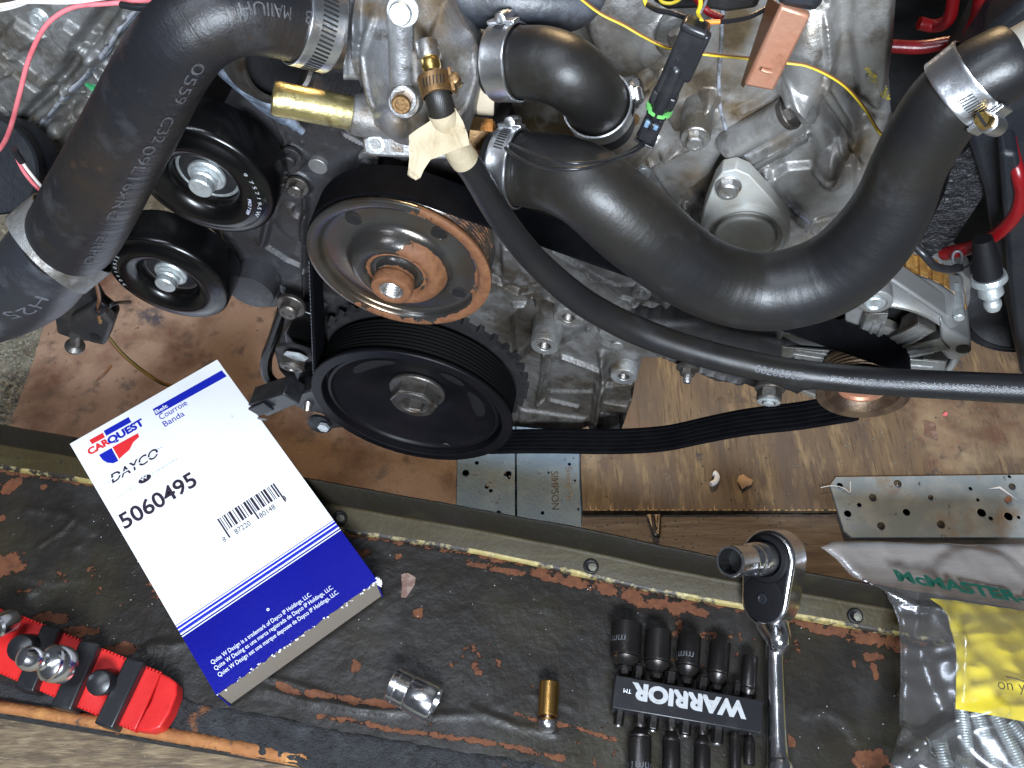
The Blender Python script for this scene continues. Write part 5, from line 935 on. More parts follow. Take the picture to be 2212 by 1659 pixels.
# brass fitting
c = heat.c[0]; fx = thing('brass_fitting', 'brass hose fitting screwed into the thermostat housing', 'fitting', c); axf = heat.fr[2][1]; rf = px(c, 21)
mb = MB(); mb.lathe([(rf*.9, -.010), (rf*1.0, -.006), (rf, -.003), (rf*.8, -.001), (rf*.9, .003), (rf*1.1, .006), (rf*.9, .012)], c, axf, 36); mb.build('barb', 'brass', fx)
mb = MB(); mb.lathe([(rf*1.25, -.016), (rf*1.25, -.009), (rf*1.1, -.007), (rf*.9, -.007)], c, axf, 12); mb.build('hex_base', 'steel', fx)
# masking tape label wrapped round the thin hose
tpn = thing('masking_tape', 'beige masking tape flag wrapped round the thin hose', 'tape', heat.at(heat.near(965, 270))[0]); mb = MB(); d0, d1 = heat.near(955, 240), heat.near(1004, 348); 
cs = [heat.at(d) for d in np.linspace(d0, d1, 14)]; mb.tube([c[0] for c in cs], [c[2]*1.05 for c in cs], 36, cap=False); mb.build('wrap', 'tape', tpn)
FLG = [(982, 232), (967, 236), (948, 246), (925, 264), (900, 280), (884, 292), (883, 320), (884, 345), (881, 372), (880, 378), (888, 384), (898, 389), (908, 384), (916, 366), (930, 345), (960, 334), (985, 322), (1014, 313), (1010, 290), (1000, 262)]
cH, tH, rH = heat.at(heat.near(968, 282)); oF = cH+nrm(CAM-cH)*rH*1.12; nF = nrm(nrm(CAM-cH)*.8+nT*.5); eFx = nrm(np.cross([0, .5, .86], nF)); eFy = np.cross(nF, eFx)
relief('flag', 'tape', tpn, FLG, oF, eFx, eFy, .0008, [('ridge', [(884, 292), (900, 330), (888, 380)], 4, .0014), ('ridge', [(967, 236), (975, 280), (1000, 330)], 5, .0014), ('ridge', [(905, 300), (940, 340)], 3, .001), ('ridge', [(940, 250), (930, 340)], 4, -.001), ('ridge', [(884, 372), (900, 386)], 4, .003)], back=.0003, edge=.0, rough=.0003, seed=5, hs=.9)
# ================================================================ WIRES AND SMALL ENGINE PARTS
def wire(name, label, m, pts, r, cat='wire', group=None, key=E, parent=None, seg=10):
    h = Hose([(lambda X: (X, px(X, r)))(key(u, v, o)) for u, v, o in pts], 10); o = h.build(name, m, parent, seg)
    if parent is None: tag(o, label, cat, group)
    return o
wire('wire', 'pink wire bowing across the gearbox casting at the upper left', 'pinkwire', [(-30, 345, 0), (2, 318, .0), (22, 278, .01), (42, 205, .02), (60, 135, .02), (88, 72, .02), (120, 36, .02), (165, 14, .02), (230, 8, .02), (300, 3, .02), (380, -6, .03)], 5.2)
w_ = wire('wire', 'white wire along the top left edge', 'whitewire', [(-20, 16, .02), (20, 10, .02), (60, 3, .02), (150, 4, .02), (230, -6, .02)], 5.5)
wire('wire', 'second white wire just under the first at the top left corner', 'whitewire', [(-20, 24, .018), (10, 20, .018), (40, 12, .018), (90, -6, .018)], 3.5)
wire('taped_joint', 'glossy black taped wire joint beside the top left hose', 'black', [(262, 10, .024), (290, 16, .026), (318, 16, .026), (336, 16, .026)], 7.5, 'wire joint'); wire('wire', 'short white wire between the taped joint and the hose', 'whitewire', [(332, 14, .03), (352, 16, .03), (380, 6, .03)], 4.5)
wire('wire', 'pink wire running down at the left behind the big hose', 'pinkwire', [(36, 340, .01), (50, 368, .01), (68, 392, .01), (90, 416, .01), (100, 440, 0)], 4.2); wire('wire', 'white wire running down beside the lower pink wire', 'whitewire', [(40, 336, .01), (56, 362, .01), (78, 390, .01), (98, 414, .01), (108, 436, 0)], 3.5)
wire('wire_sleeve', 'small black sleeve where the left pink and white wires start', 'black', [(30, 322, .012), (38, 336, .012), (48, 350, .012)], 8, 'sleeve')
# dark disc at far left
c = E(-14, 358, -.03); t = thing('left_pulley', 'black disc with a raised rim half hidden at the left edge', 'pulley', c); nL = nrm(A+[.1, 0, .9]); mb = MB(); rr = px(c, 104)
mb.lathe([(rr*.9, -.03), (rr, -.028), (rr, -.014), (rr*.97, -.012), (rr*.97, -.008), (rr, -.006), (rr, .002), (rr*.96, .004), (rr*.6, .004), (.001, .002)], c, nL, 72); mb.build('disc', 'frame', t)
# yellow/brown wire over the block
YB = [(1225, -30, -.02), (1262, 2, -.02), (1300, 30, -.02), (1345, 52, -.018), (1390, 78, -.015), (1430, 98, -.01), (1460, 106, .0), (1500, 113, .0), (1540, 118, .0), (1592, 123, -.015), (1640, 128, -.03), (1710, 136, -.03), (1745, 142, -.03), (1790, 162, -.03), (1830, 190, -.03), (1868, 235, -.03), (1895, 280, -.03), (1915, 300, -.03)]
wire('wire', 'twisted brown and yellow wire curving over the engine block', 'brownwire', YB, 3.6); yy = wire('yellow_stripe', '', 'yellow', [(u-.4, v+2.4, o+.0012) for u, v, o in YB], 2.2, parent=None, seg=8)
yy.parent = None; tag(yy, 'yellow wire lying along the brown wire over the engine block', 'wire'); yy.name = 'wire.020'
# connector with green seal
cA, cB_ = E(1507, 48, .03), E(1395, 300, .035); ax = nrm(cB_-cA); cn = thing('wire_connector', 'long black plastic sensor connector with a green seal ring', 'connector', cA)
side = nrm(np.cross(ax, nrm(CAM-cA))); up_ = np.cross(side, ax); up_ = up_ if up_ @ (CAM-cA) > 0 else -up_; L_ = np.linalg.norm(cB_-cA); AXC = np.array([ax, side, up_])
def cbox(a, b, w, h, so=0, uo=0, m='black', nm='shell', bev=.0015): 
    mb = MB(); mb.box(cA+ax*(a+b)/2*L_+side*so+up_*uo, ((b-a)*L_, w, h), AXC); mb.build(nm, m, cn, bevel=bev)
W1 = px(cA, 54); cbox(.0, .56, W1*1.05, W1*.9); cbox(.02, .40, W1*.45, W1*.5, -W1*.5 if side[0] < 0 else W1*.5, W1*.2); cbox(.3, .80, W1*.62, W1*1.0, 0, W1*.1, bev=.003); cbox(.0, .06, W1*1.15, W1*.8, 0, W1*.12); cbox(.56, .68, W1*1.15, W1*.7)
cbox(.70, .76, W1*.95, W1*.95); cbox(.80, 1., W1*.9, W1*.8, bev=.002); cbox(.995, 1.01, W1*.96, W1*.84); cbox(.755, .80, W1*.8, W1*.75); cbox(.80, .86, W1*.2, W1*.2, W1*.22, W1*.34, 'galv', 'latch_window', .0005); cbox(.81, .85, W1*.2, W1*.2, -W1*.2, W1*.34, 'galv', 'latch_window', .0005); cbox(.80, .87, W1*.12, W1*.26, 0, W1*.34, 'black', 'latch', .0005)
cbox(.25, .29, W1*.14, W1*.1, W1*.12, W1*.44, 'holeblack', 'slot', .0002)
mb = MB(); rg = W1*.60; mb.lathe([(rg*.7, -.0012), (rg, -.001), (rg, .0009), (rg*.7, .001)], cA+ax*.715*L_, ax, 40, cap=False); mb.build('seal_ring', 'greenseal', cn)
wire('wire', 'black sensor wire drooping from the brass sensor to the connector', 'blackwire', [(1071, 292, .004), (1082, 308, .02), (1110, 335, .075), (1160, 358, .105), (1220, 366, .115), (1280, 360, .11), (1330, 345, .09), (1365, 332, .06), (1392, 312, .038), (1398, 304, .035)], 4.4)
wire('wire', 'second black sensor wire just above the first over the S hose', 'blackwire', [(1073, 288, .004), (1090, 304, .02), (1125, 322, .078), (1180, 342, .108), (1230, 352, .118), (1285, 350, .112), (1330, 338, .09), (1368, 322, .058), (1390, 306, .036)], 4)
wire('wire', 'black wire at the top centre running into the connector', 'blackwire', [(1395, 8, 0), (1420, 22, .01), (1450, 28, .015), (1480, 38, .02), (1500, 48, .028)], 6); wire('wire', 'short bright yellow wire at the top edge', 'yellow', [(1392, -20, 0), (1393, 0, 0), (1397, 12, .002)], 5); wire('wire', 'yellow wire entering the top of the connector', 'yellow', [(1512, -20, .02), (1513, 10, .02), (1508, 28, .02), (1515, 46, .028)], 5)
wire('wire', 'grey wire beside the yellow wire at the connector top', 'hoseink', [(1527, -20, .02), (1524, 5, .02), (1512, 30, .02), (1512, 46, .028)], 3.5); wire('wire', 'bright red wire stub above the connector', 'redwire', [(1500, -10, 0), (1525, 22, .005), (1560, 40, .01)], 8); wire('wire', 'orange wire stub right of the connector', 'orangewire', [(1512, 50, .025), (1530, 48, .025), (1556, 47, .025)], 5); wire('wire', 'black wire continuing from the orange stub', 'blackwire', [(1554, 47, .025), (1580, 45, .02), (1620, 36, .01), (1670, 10, 0)], 5.5)
wire('wire', 'curled yellow wire at the top edge', 'yellow', [(1422, -10, -.01), (1430, 4, -.01), (1450, 7, -.01), (1468, -2, -.01), (1476, -20, -.01)], 4)
o = MB(); o.prism([E(u, v, -.02) for u, v in ((1400, -80), (1640, -80), (1640, 20), (1570, 30), (1520, 22), (1440, 25), (1405, 5))], -A*.01); tag(o.build('black_cover', 'blackmatte', bevel=.003), 'black cover piece at the top edge behind the wires', 'cover')
# dark upper pipe at the top centre
up = H([(960, -30, -.03, 60), (1040, -8, -.03, 64), (1120, 0, -.03, 64), (1200, 6, -.035, 62), (1240, 0, -.04, 58), (1270, -30, -.05, 50)]); tt = thing('upper_pipe', 'dark blue-grey rubber pipe cut off by the top edge', 'pipe', up.c[0]); up.build('pipe', 'rubber_blue', tt, 40)
# copper strip with a black sleeve
cs = thing('copper_strip', 'flat copper strip hanging from a black sleeve', 'strip', E(1650, 100, .02)); mb = MB(); mb.prism([E(1686, 12, .03), E(1752, 34, .03), E(1671, 199, .035), (E(1606, 186, .035))], -A*.004); mb.build('face', 'copper', cs, bevel=.0015)
mb = MB(); mb.prism([E(1660, -10, .0), E(1690, 10, .028), E(1606, 188, .033), E(1600, 180, .02), E(1640, 60, .0)], A*.0015); mb.build('folded_side', 'brownwire', cs, bevel=.0008)
mb = MB(); mb.prism([E(1672, -60, .038), E(1780, -40, .038), E(1776, 14, .036), E(1766, 34, .036), E(1676, 16, .036)], -A*.012); mb.build('sleeve', 'rubber_blue', cs, bevel=.004); mb = MB(); mb.tube([E(1645, 150, .0362), E(1655, 154, .0366), E(1667, 156, .0362)], .001, 8); mb.build('dent', 'copper', cs)
# right side: red cables, alu pipe, frame, tyre, grease fitting
wire('battery_cable', 'thick red cable looping down at the right behind the hose', 'redwire', [(2180, 300, -.05), (2186, 330, -.04), (2200, 380, -.03), (2206, 420, -.03), (2195, 460, -.03), (2160, 500, -.035), (2110, 530, -.045), (2080, 540, -.05), (2040, 548, -.06)], 15, 'cable', key=E)
wire('battery_cable', 'red cable running down from the top right corner', 'redwire', [(2130, -30, -.08), (2118, 40, -.08), (2096, 90, -.08), (2080, 140, -.08), (2050, 190, -.08), (2030, 210, -.08)], 22, 'cable'); wire('battery_cable', 'dark red cable crossing behind the top right hose', 'redwire', [(1925, 100, -.11), (1990, 102, -.11), (2060, 92, -.11), (2110, 100, -.11), (2160, 130, -.11)], 15, 'cable'); wire('battery_cable', 'short red cable branching at the top right', 'redwire', [(1985, 50, -.1), (2020, 56, -.1), (2050, 40, -.09), (2060, -10, -.09)], 14, 'cable')
a, b = E(2182, 132, .030), E(2290, 74, .030); mb = MB(); rr = px(a, 62); mb.lathe([(rr, 0), (rr, np.linalg.norm(b-a))], a, nrm(b-a), 48); tag(mb.build('metal_pipe', 'alutube'), 'pale metal pipe entering the hose at the upper right edge', 'pipe')
mb = MB(); mb.prism([E(u, v, -.05) for u, v in ((2060, 200), (2140, 60), (2300, -60), (2300, 820), (2205, 812), (2150, 560), (2128, 420))], -A*.05); tag(mb.build('chassis_member', 'frame', bevel=.004), 'dark blue-black chassis member at the right edge', 'chassis member')
mb = MB(); mb.prism([E(u, v, -.03) for u, v in ((2160, 330), (2200, 330), (2300, 900), (2205, 808), (2180, 620))], -A*.05); tag(mb.build('chassis_bracket', 'frame', bevel=.003), 'flat dark bracket in front of the chassis member', 'bracket')
c = E(2196, 640, -.10); ty = thing('tyre', 'black rubber tyre with ringed sidewall at the right edge', 'tyre', c); mb = MB(); rr = px(c, 128); mb.lathe([(rr*.3, -.03), (rr*.9, -.03), (rr, -.02), (rr*1.02, 0), (rr*.98, .012), (rr*.95, .014), (rr*.94, .0125), (rr*.88, .018), (rr*.87, .0165), (rr*.78, .02), (rr*.77, .0185), (rr*.6, .016), (.001, .01)], c, nrm([-.3, -.8, .25]), 80); mb.build('carcass', 'tyre', ty)
c = E(2137, 610, -.02); gf = thing('grease_fitting', 'shiny stepped metal grease fitting pointing down at the right', 'grease fitting', c); dn = nrm(E(2144, 655, -.015)-c); mb = MB()
mb.lathe([(.0105, -.006), (.0112, -.003), (.0112, -.0015), (.008, 0), (.0068, .002), (.0075, .005), (.0078, .009), (.006, .011), (.0045, .0125), (.0045, .0145), (.0055, .016), (.0055, .019), (.0042, .022), (.001, .0225)], c, dn, 30); mb.build('nipple', 'zinc', gf)
mb = MB(); mb.lathe([(.006, -.034), (.0085, -.014), (.009, -.006), (.001, -.006)], c, dn, 24); mb.build('socket', 'deepblack', gf)
mb = MB(); mb.prism([E(u, v, -.06) for u, v in ((2060, 345), (2110, 310), (2170, 330), (2120, 430), (2060, 520), (2005, 560), (1990, 520), (2040, 420))], -A*.01); tag(mb.build('foil_insulation', 'foil', smooth=0), 'crinkled dark foil insulation behind the right hose', 'insulation')
wire('wire', 'black taped wire crossing the top of the alternator', 'black', [(1975, 530, -.04), (1998, 552, -.035), (2020, 575, -.035), (2050, 582, -.04), (2075, 578, -.045)], 9); wire('wire', 'thin grey looped wire beside the alternator', 'hoseink', [(2070, 582, -.05), (2058, 562, -.045), (2062, 545, -.045), (2075, 545, -.045), (2078, 562, -.045), (2066, 580, -.05), (2090, 575, -.05), (2130, 530, -.05), (2165, 500, -.06)], 2.6); wire('wire', 'thin grey wire hooking up beside the red cable', 'hoseink', [(2110, 560, -.06), (2140, 520, -.06), (2160, 500, -.06), (2140, 480, -.06)], 2)
# copper can and blue card between hoses
c = E(1640, 745, -.06); cc_ = thing('copper_canister', 'shiny copper and silver canister seen between two hoses', 'canister', c); mb = MB(); axq = nrm(E(1672, 775, -.05)-E(1560, 715, -.06)); mb.lathe([(.0005, -.05), (.030, -.05), (.030, .022), (.029, .024), (.001, .024)], c, axq, 48); mb.build('shell', 'copperpipe', cc_); mb = MB(); mb.lathe([(.0303, -.002), (.0312, -.0005), (.0303, .001)], c, axq, 48, cap=False); mb.build('seam', 'steel_dark', cc_)
mb = MB(); mb.prism([E(u, v, -.05) for u, v in ((1536, 705), (1570, 712), (1625, 752), (1600, 765), (1530, 738))], -A*.003); tag(mb.build('blue_label_plate', 'zinc', bevel=.0005), 'small pale blue-silver plate under the S hose', 'plate')
# blue-grey sealant left of gold tube and dark ring piece
c = E(590, 132, -.05); rg_ = thing('pipe_flange', 'dark round pipe flange under the top hose', 'pipe', c); mb = MB(); rr = px(c, 88); mb.lathe([(rr*.78, .01), (rr*.86, .012), (rr, .004), (rr*1.02, -.02), (rr*.9, -.05)], c, nrm([.5, -.7, .35]), 60, cap=False); mb.build('ring', 'steel_dark', rg_); mb = MB(); mb.lathe([(.0005, -.005), (rr*.86, -.005)], c, nrm([.5, -.7, .35]), 40, cap=False); mb.build('ring_bore', 'deepblack', rg_)
sp = [E(u, v, o) for u, v, o in ((462, 120, -.07), (480, 150, -.06), (520, 190, -.05), (560, 220, -.045), (590, 232, -.04), (612, 250, -.04))]
sl_ = thing('ribbed_boot', 'blue-grey ribbed rubber boot smeared with sealant', 'boot', sp[2]); 
for k in range(7):
    f = k/6; hh = Hose([(p+EX*(.014*(f-.5)*1.6)+EZ*(-.016*(f-.5)*1.6), px(p, 8.5+4*math.sin(k*2.1)**2)) for p in sp], 8); hh.build('ridge', 'sealant', sl_, 8)
# black bracket, bolts and crank sensor lower left of the pulleys
bk = thing('mount_bracket', 'glossy black looped bracket with bolts left of the crank pulley', 'bracket', E(640, 790, -.05))
mb = MB(); mb.tube(catmull([E(612, 668, -.06), E(592, 730, -.055), (E(576, 775, -.05)), E(580, 815, -.045), E(610, 838, -.04), E(660, 846, -.04)], 8), [px(E(600, 760, -.05), 13)]*41, 18); mb.build('loop', 'blackpaint', bk)
mb = MB(); mb.prism([E(u, v, -.055) for u, v in ((600, 662), (690, 680), (700, 860), (640, 842), (602, 800), (590, 750))], -A*.012); mb.build('web', 'blackmatte', bk, bevel=.002)
mb = MB(); mb.prism([E(u, v, -.03) for u, v in ((640, 668), (700, 690), (700, 900), (655, 860), (628, 790), (612, 720))], -A*.012); mb.build('plate', 'blackpaint', bk, bevel=.002)
hexbolt(bk, E(629, 660, -.03), nrm(A+[0, 0, .1]), .0085, .008, 'steel_dark'); hexbolt(bk, E(640, 760, -.018), nrm(A+[0, 0, -.25]), .0120, .014, 'steel_dark', wm='blackmatte'); mb = MB(); mb.lathe([(.0118, .0), (.0105, .0012), (.001, .0014)], E(640, 769, -.004), nrm(A+[0, 0, -.25]), 6); mb.build('bolt_face', 'zinc', bk)
mb = MB(); mb.lathe([(.0075, -.01), (.0075, .004), (.0055, .005), (.0045, .003), (.0045, .016), (.001, .017)], E(668, 852, -.02), nrm(A+[0, 0, -.7]), 20); mb.build('stud', 'steel', bk)
se = thing('crank_sensor', 'black plastic crankshaft sensor with its plug beside the big pulley', 'sensor', E(640, 890, -.02))
mb = MB(); mb.prism([E(u, v, -.012) for u, v in ((628, 858), (672, 842), (712, 880), (716, 900), (650, 884), (634, 876))], -A*.02); mb.build('body', 'black', se, bevel=.002)
a = E(570, 896, .004); b = E(640, 868, .004); d = nrm(b-a); n_ = nrm(np.cross(d, A)); mb = MB(); mb.prism([a+n_*.004, a-n_*.020, b-n_*.016, b+n_*.004], -A*.022); mb.build('plug', 'black', se, bevel=.0015)
mb = MB(); mb.prism([a-n_*.004+A*.001, a-n_*.018+A*.001, a+d*.026-n_*.018+A*.001, a+d*.026-n_*.004+A*.001], A*.003); mb.build('latch', 'galv' if False else 'frame', se, bevel=.0008)
mb = MB(); mb.lathe([(.012, -.004), (.0125, 0), (.0085, .002), (.001, .003)], E(690, 918, -.006), nrm(A+[0, 0, .2]), 28); mb.build('washer', 'frame', se); mb = MB(); mb.lathe([(.0065, 0), (.0060, .003), (.001, .0035)], E(700, 921, -.002), nrm(A+[0, 0, .2]), 6); mb.build('screw', 'zinc', se)
wire('wire', 'thin dark wire from the sensor plug to the carton', 'blackwire', [(576, 906, 0), (560, 904, -.02), (545, 900, -.04)], 2.5)
# rod end bracket at the left
ro = thing('rod_end_bracket', 'black steel bracket with a ball stud below the left clamp', 'bracket', E(165, 660, .0)); K = lambda u, v, o=0: E(u, v, o)
mb = MB(); mb.prism([K(*q, .0) for q in ((150, 610), (190, 600), (192, 640), (210, 672), (243, 698), (226, 748), (205, 740), (170, 738), (122, 722), (117, 690), (132, 640))], -A*.02); mb.build('plate', 'blackmatte', ro, bevel=.003)
mb = MB(); mb.prism([K(*q, .010) for q in ((150, 690), (205, 660), (243, 700), (226, 748), (196, 742), (150, 715))], -A*.012); mb.build('lug', 'blackmatte', ro, bevel=.003)
mb = MB(); mb.lathe([(.0001, .0004), (.005, .0004)], K(206, 728, .0105), A, 20, cap=False); mb.build('lug_hole', 'holeblack', ro)
c = K(162, 722, .0); dn = nrm(K(162, 780, .004)-c); mb = MB(); q_ = px(c, 1); mb.lathe([(11*q_, 0), (11*q_, 36*q_), (12*q_, 38*q_), (18*q_, 42*q_), (21*q_, 46*q_), (21*q_, 50*q_), (16*q_, 56*q_), (1*q_, 58*q_)], c, dn, 32); mb.build('ball_stud', 'steel_dark', ro)
lw = [(205, 560, .03), (206, 600, .03), (214, 640, .02), (213, 660, .01), (215, 690, .01), (225, 715, .0), (260, 760, -.03), (300, 795, -.06), (345, 825, -.09), (375, 835, -.10)]
wire('wire', 'dark brown wire hanging below the left clamp down to the carton', 'brownwire', lw, 4.2); wire('wire', 'olive wire twisted along the hanging brown wire', 'lamp_olive', [(u+3, v+2, o+.001) for u, v, o in lw[4:]], 2)
mb = MB(); cz = K(214, 666, .014); an = np.linspace(0, math.tau, 18); mb.tube([cz+px(cz, 13)*(math.cos(a)*EX+math.sin(a)*nrm(EZ*.5-A*.6)) for a in an], px(cz, 4), 8, cap=False); mb.tube([cz+EX*px(cz, 10), K(245, 655, .0), K(275, 652, -.03)], px(cz, 4), 8); mb.box(cz+EX*px(cz, 10), (.006, .005, .006)); tag(mb.build('cable_tie', 'black'), 'black cable tie gathering the wires below the left clamp', 'cable tie')
wire('wire', 'short black wire leaving the cable tie to the idler pulley', 'blackwire', [(224, 668, .01), (250, 655, .0), (280, 652, -.03)], 4); wire('twig', 'small dark twig on the hardboard', 'brownwire', [(208, 822, .009), (226, 806, .012), (241, 790, .0095)], 1.8, 'twig', key=P)
# ================================================================ CARTON
BZ0 = TZ+.002; BT = .047; BZ = BZ0+BT; rot_o = P(150, 958, BZ)
tl, tr_, br, bl = P(150, 958, BZ), P(478, 772, BZ), P(806, 1260, BZ), P(467, 1502, BZ)
bu = nrm((tr_-tl)+(br-bl)); bv = nrm((bl-tl)+(br-tr_)); bv = nrm(bv-bu*(bu @ bv)); bc = (tl+tr_+br+bl)/4; BWd = (np.linalg.norm(tr_-tl)+np.linalg.norm(br-bl))/2; BL_ = (np.linalg.norm(bl-tl)+np.linalg.norm(br-tr_))/2
b0 = bc-bu*BWd/2-bv*BL_/2
def Bp(x, y, z=0.): return b0+bu*BWd*x+bv*BL_*y+Z0*z
bx = thing('belt_carton', 'white and blue cardboard belt carton with black part number', 'carton', bc*np.array([1, 1, 0])+Z0*BZ0)
th_ = .0016
def panel(name, m, q, off, bev=.0004, smooth=0):
    mb = MB(); mb.prism(q, off); return mb.build(name, m, bx, bevel=bev, smooth=smooth)
def inv(u, v):
    X = P(u, v, BZ); return ((X-b0) @ bu/BWd, (X-b0) @ bv/BL_)
YB_ = (inv(711, 1136)[1]+inv(378, 1346)[1])/2+.028; print('YB', YB_, inv(711, 1136), inv(378, 1346))
panel('front_panel', 'white', [Bp(0, 0), Bp(1, 0), Bp(1, YB_), Bp(0, YB_)], -Z0*th_)
edge_pts = [Bp(0, 1), Bp(0, YB_), Bp(1, YB_), Bp(1, 1)]
tear = [Bp(1-(k+.5)/40, 1+random.uniform(-.004, .003)) for k in range(40)]
panel('blue_panel', 'blueink', edge_pts[1:3]+[Bp(1, 1)]+tear+[Bp(0, 1)], -Z0*th_, 0)
panel('back_panel', 'card', [Bp(0.004, 0, -BT), Bp(.996, 0, -BT), Bp(.996, .985, -BT), Bp(.004, .985, -BT)], Z0*th_)
panel('side_panel', 'white', [Bp(0, 0, -th_), Bp(0, YB_, -th_), Bp(0, YB_, -BT), Bp(0, 0, -BT)], bu*th_); panel('side_panel', 'blueink', [Bp(0, YB_, -th_), Bp(0, 1, -th_), Bp(0, 1, -BT), Bp(0, YB_, -BT)], bu*th_)
panel('side_panel', 'white', [Bp(1, 0, -th_), Bp(1, YB_, -th_), Bp(1, YB_, -BT), Bp(1, 0, -BT)], -bu*th_); panel('side_panel', 'blueink', [Bp(1, YB_, -th_), Bp(1, 1, -th_), Bp(1, 1, -BT), Bp(1, YB_, -BT)], -bu*th_)
panel('end_flap', 'card', [Bp(0.01, 0, -th_), Bp(.99, 0, -th_), Bp(.99, 0, -BT), Bp(.01, 0, -BT)], bv*th_)
fl2 = [Bp(.012+k*.976/30, .992, -th_-(.001 if k % 3 else .0)) for k in range(31)]+[Bp(.99, .99, -BT*.98), Bp(.012, .99, -BT*.98)]
panel('torn_end_flap', 'card', fl2, bv*th_*1.2, 0)
tn = MB()
for k in range(70):
    x = random.random(); c_ = Bp(x, 1+random.uniform(-.003, .004), random.uniform(-.002, .0006)); s_ = random.choice([.0006, .001, .0014, .0022]); tn.prism([c_, c_+bu*s_, c_+bu*s_*.6+bv*s_*.9], Z0*.0006)
for k in range(26): c_ = Bp(.985+random.random()*.02, .985+random.random()*.025, -random.uniform(0, .01)); s_ = random.uniform(.002, .004); tn.prism([c_, c_+bu*s_, c_+bu*s_*.5+bv*s_], Z0*.0008)
tn.build('torn_fibre', 'white', bx, smooth=0)['kind'] = 'stuff'
tn = MB(); tn.prism([Bp(.0, .985, .0002), Bp(.045, .985, .0002), Bp(.03, 1.0, .0002), Bp(.0, 1.004, .0002)], -Z0*.003); 
fp = bpy.data.objects['front_panel']; bp_ = bpy.data.objects['blue_panel']
def ink(name, m, pts, parent=fp, l=.0002): mb = MB(); mb.add([Bp(x, y, l) for x, y in pts], [tuple(range(len(pts)))]); return mb.build(name, m, parent, smooth=0)
def rect(x0, y0, x1, y1): return [(x0, y0), (x1, y0), (x1, y1), (x0, y1)]
# image -> box coordinates
def itext(txt, u, v, u2, v2, size_px, m, parent=fp, bold=0., shear=0., name='lettering', perp=True):
    a = P(u, v, BZ); b = P(u2, v2, BZ); ex = bu; return flat_text(txt, a, ex, -bv, px(a, size_px), m, parent, name, bold, shear, fit=(b-a) @ bu, lift=.0006)
def iquad(name, m, pts, parent=fp, l=.0003): return ink(name, m, [inv(*p) for p in pts], parent, l)
x_a, y_a = inv(341, 878); x_b, y_b = inv(484, 800); 
ink('blue_stripe', 'blueline', [inv(330, 884), inv(479, 800), inv(490, 813), inv(337, 898)])
itext('Belt', 338, 894.5, 364, 880, 14, 'whiteink', bold=.02); bpy.data.objects[-1] if False else None
itext('Courroie', 348, 908, 407, 876, 22, 'blueline'); itext('Banda', 357, 923, 400, 898, 22, 'blueline')
iquad('emblem_block', 'blueline', [(224, 931), (278, 901), (284, 912), (230, 942)]); iquad('emblem_block', 'redink', [(193, 951), (222, 935), (227, 945), (199, 960)])
iquad('emblem_block', 'redink', [(243, 966), (298, 936), (301, 944), (288, 956), (280, 972), (266, 984), (258, 992)]); iquad('emblem_block', 'blueline', [(214, 983), (241, 968), (256, 996), (245, 1001), (232, 1000), (222, 994)])
itext('CAR', 194, 984, 240, 959, 24, 'redink', bold=.045, name='logo_lettering'); itext('QUEST', 237, 961, 314, 918, 26, 'blueline', bold=.045, name='logo_lettering')
itext('DAYCO', 243, 1045, 346, 982, 32, 'blackink', bold=.015, shear=.3, name='logo_lettering'); iquad('logo_line', 'blacklight', [(231, 1043), (246, 1035), (246, 1037), (231, 1045)]); iquad('logo_line', 'blacklight', [(336, 971), (352, 965), (352, 967), (336, 973)])
for k in range(5): 
    f = k/5; iquad('logo_gap', 'white', [(240, 1036-1), (348, 974), (349, 976), (241, 1037)], l=.0009) if k == 0 else None
ov_ = MB(); ocx = inv(313, 1035); ov_.add([Bp(ocx[0]+.040*math.cos(a)*1.0, ocx[1]+.012*math.sin(a), .0003) for a in np.linspace(0, math.tau, 28)[:-1]], [tuple(range(27))]); ov_.build('oval_mark', 'blackink', fp, smooth=0); itext('W', 305, 1041, 321, 1032, 12, 'whiteink', bold=.02)
itext('QUIET', 254, 1076, 298, 1052, 7, 'blacklight'); itext('DESIGN', 330, 1026, 384, 995, 7, 'blacklight')
itext('5060495', 270, 1144, 431, 1050, 56, 'blackink', bold=.018, name='part_number')
# barcode
p0 = inv(494, 1161-2); p1 = inv(608, 1088); bcd = '11010010110010111001001110110010011101101011100101110100110111001010011011'; x = 0; bm_ = MB(); n_ = len(bcd); 
bx0 = inv(494, 1161)[0]; bx1 = inv(622, 1087)[0]; by0 = inv(466, 1124)[1]; by1 = inv(494, 1161)[1]; by0 = inv(467, 1123)[1]; by1 = inv(487, 1149)[1]
for k, ch in enumerate(bcd):
    if ch == '1': xa = bx0+(bx1-bx0)*k/n_; xb = xa+(bx1-bx0)/n_*.97; l_ = .026 if (k < 3 or k > n_-4 or abs(k-n_//2) < 2) else 0; bm_.add([Bp(xa, by0, .0003), Bp(xb, by0, .0003), Bp(xb, by1+l_, .0003), Bp(xa, by1+l_, .0003)], [(0, 1, 2, 3)])
bm_.build('barcode', 'blackink', fp, smooth=0)
itext('8', 485, 1172, 491, 1169, 18, 'blackink'); itext('87220', 511, 1155, 544, 1135, 19, 'blackink'); itext('80148', 564, 1120, 597, 1099, 19, 'blackink'); itext('4', 614, 1083, 621, 1079, 18, 'blackink')
for yy0, yy1, m_ in ((YB_-.028, YB_-.0255, 'blueline'), (YB_-.021, YB_-.0135, 'blueline'), (YB_-.009, YB_, 'blueline')): ink('blue_rule', m_, rect(0, yy0, 1, yy1), fp, .0003)
ink('white_rule', 'whiteink', rect(0, YB_+.0015, 1, YB_+.0065), bp_, .0003); ink('white_rule', 'whiteink', rect(0, YB_+.0115, 1, YB_+.0145), bp_, .0003)
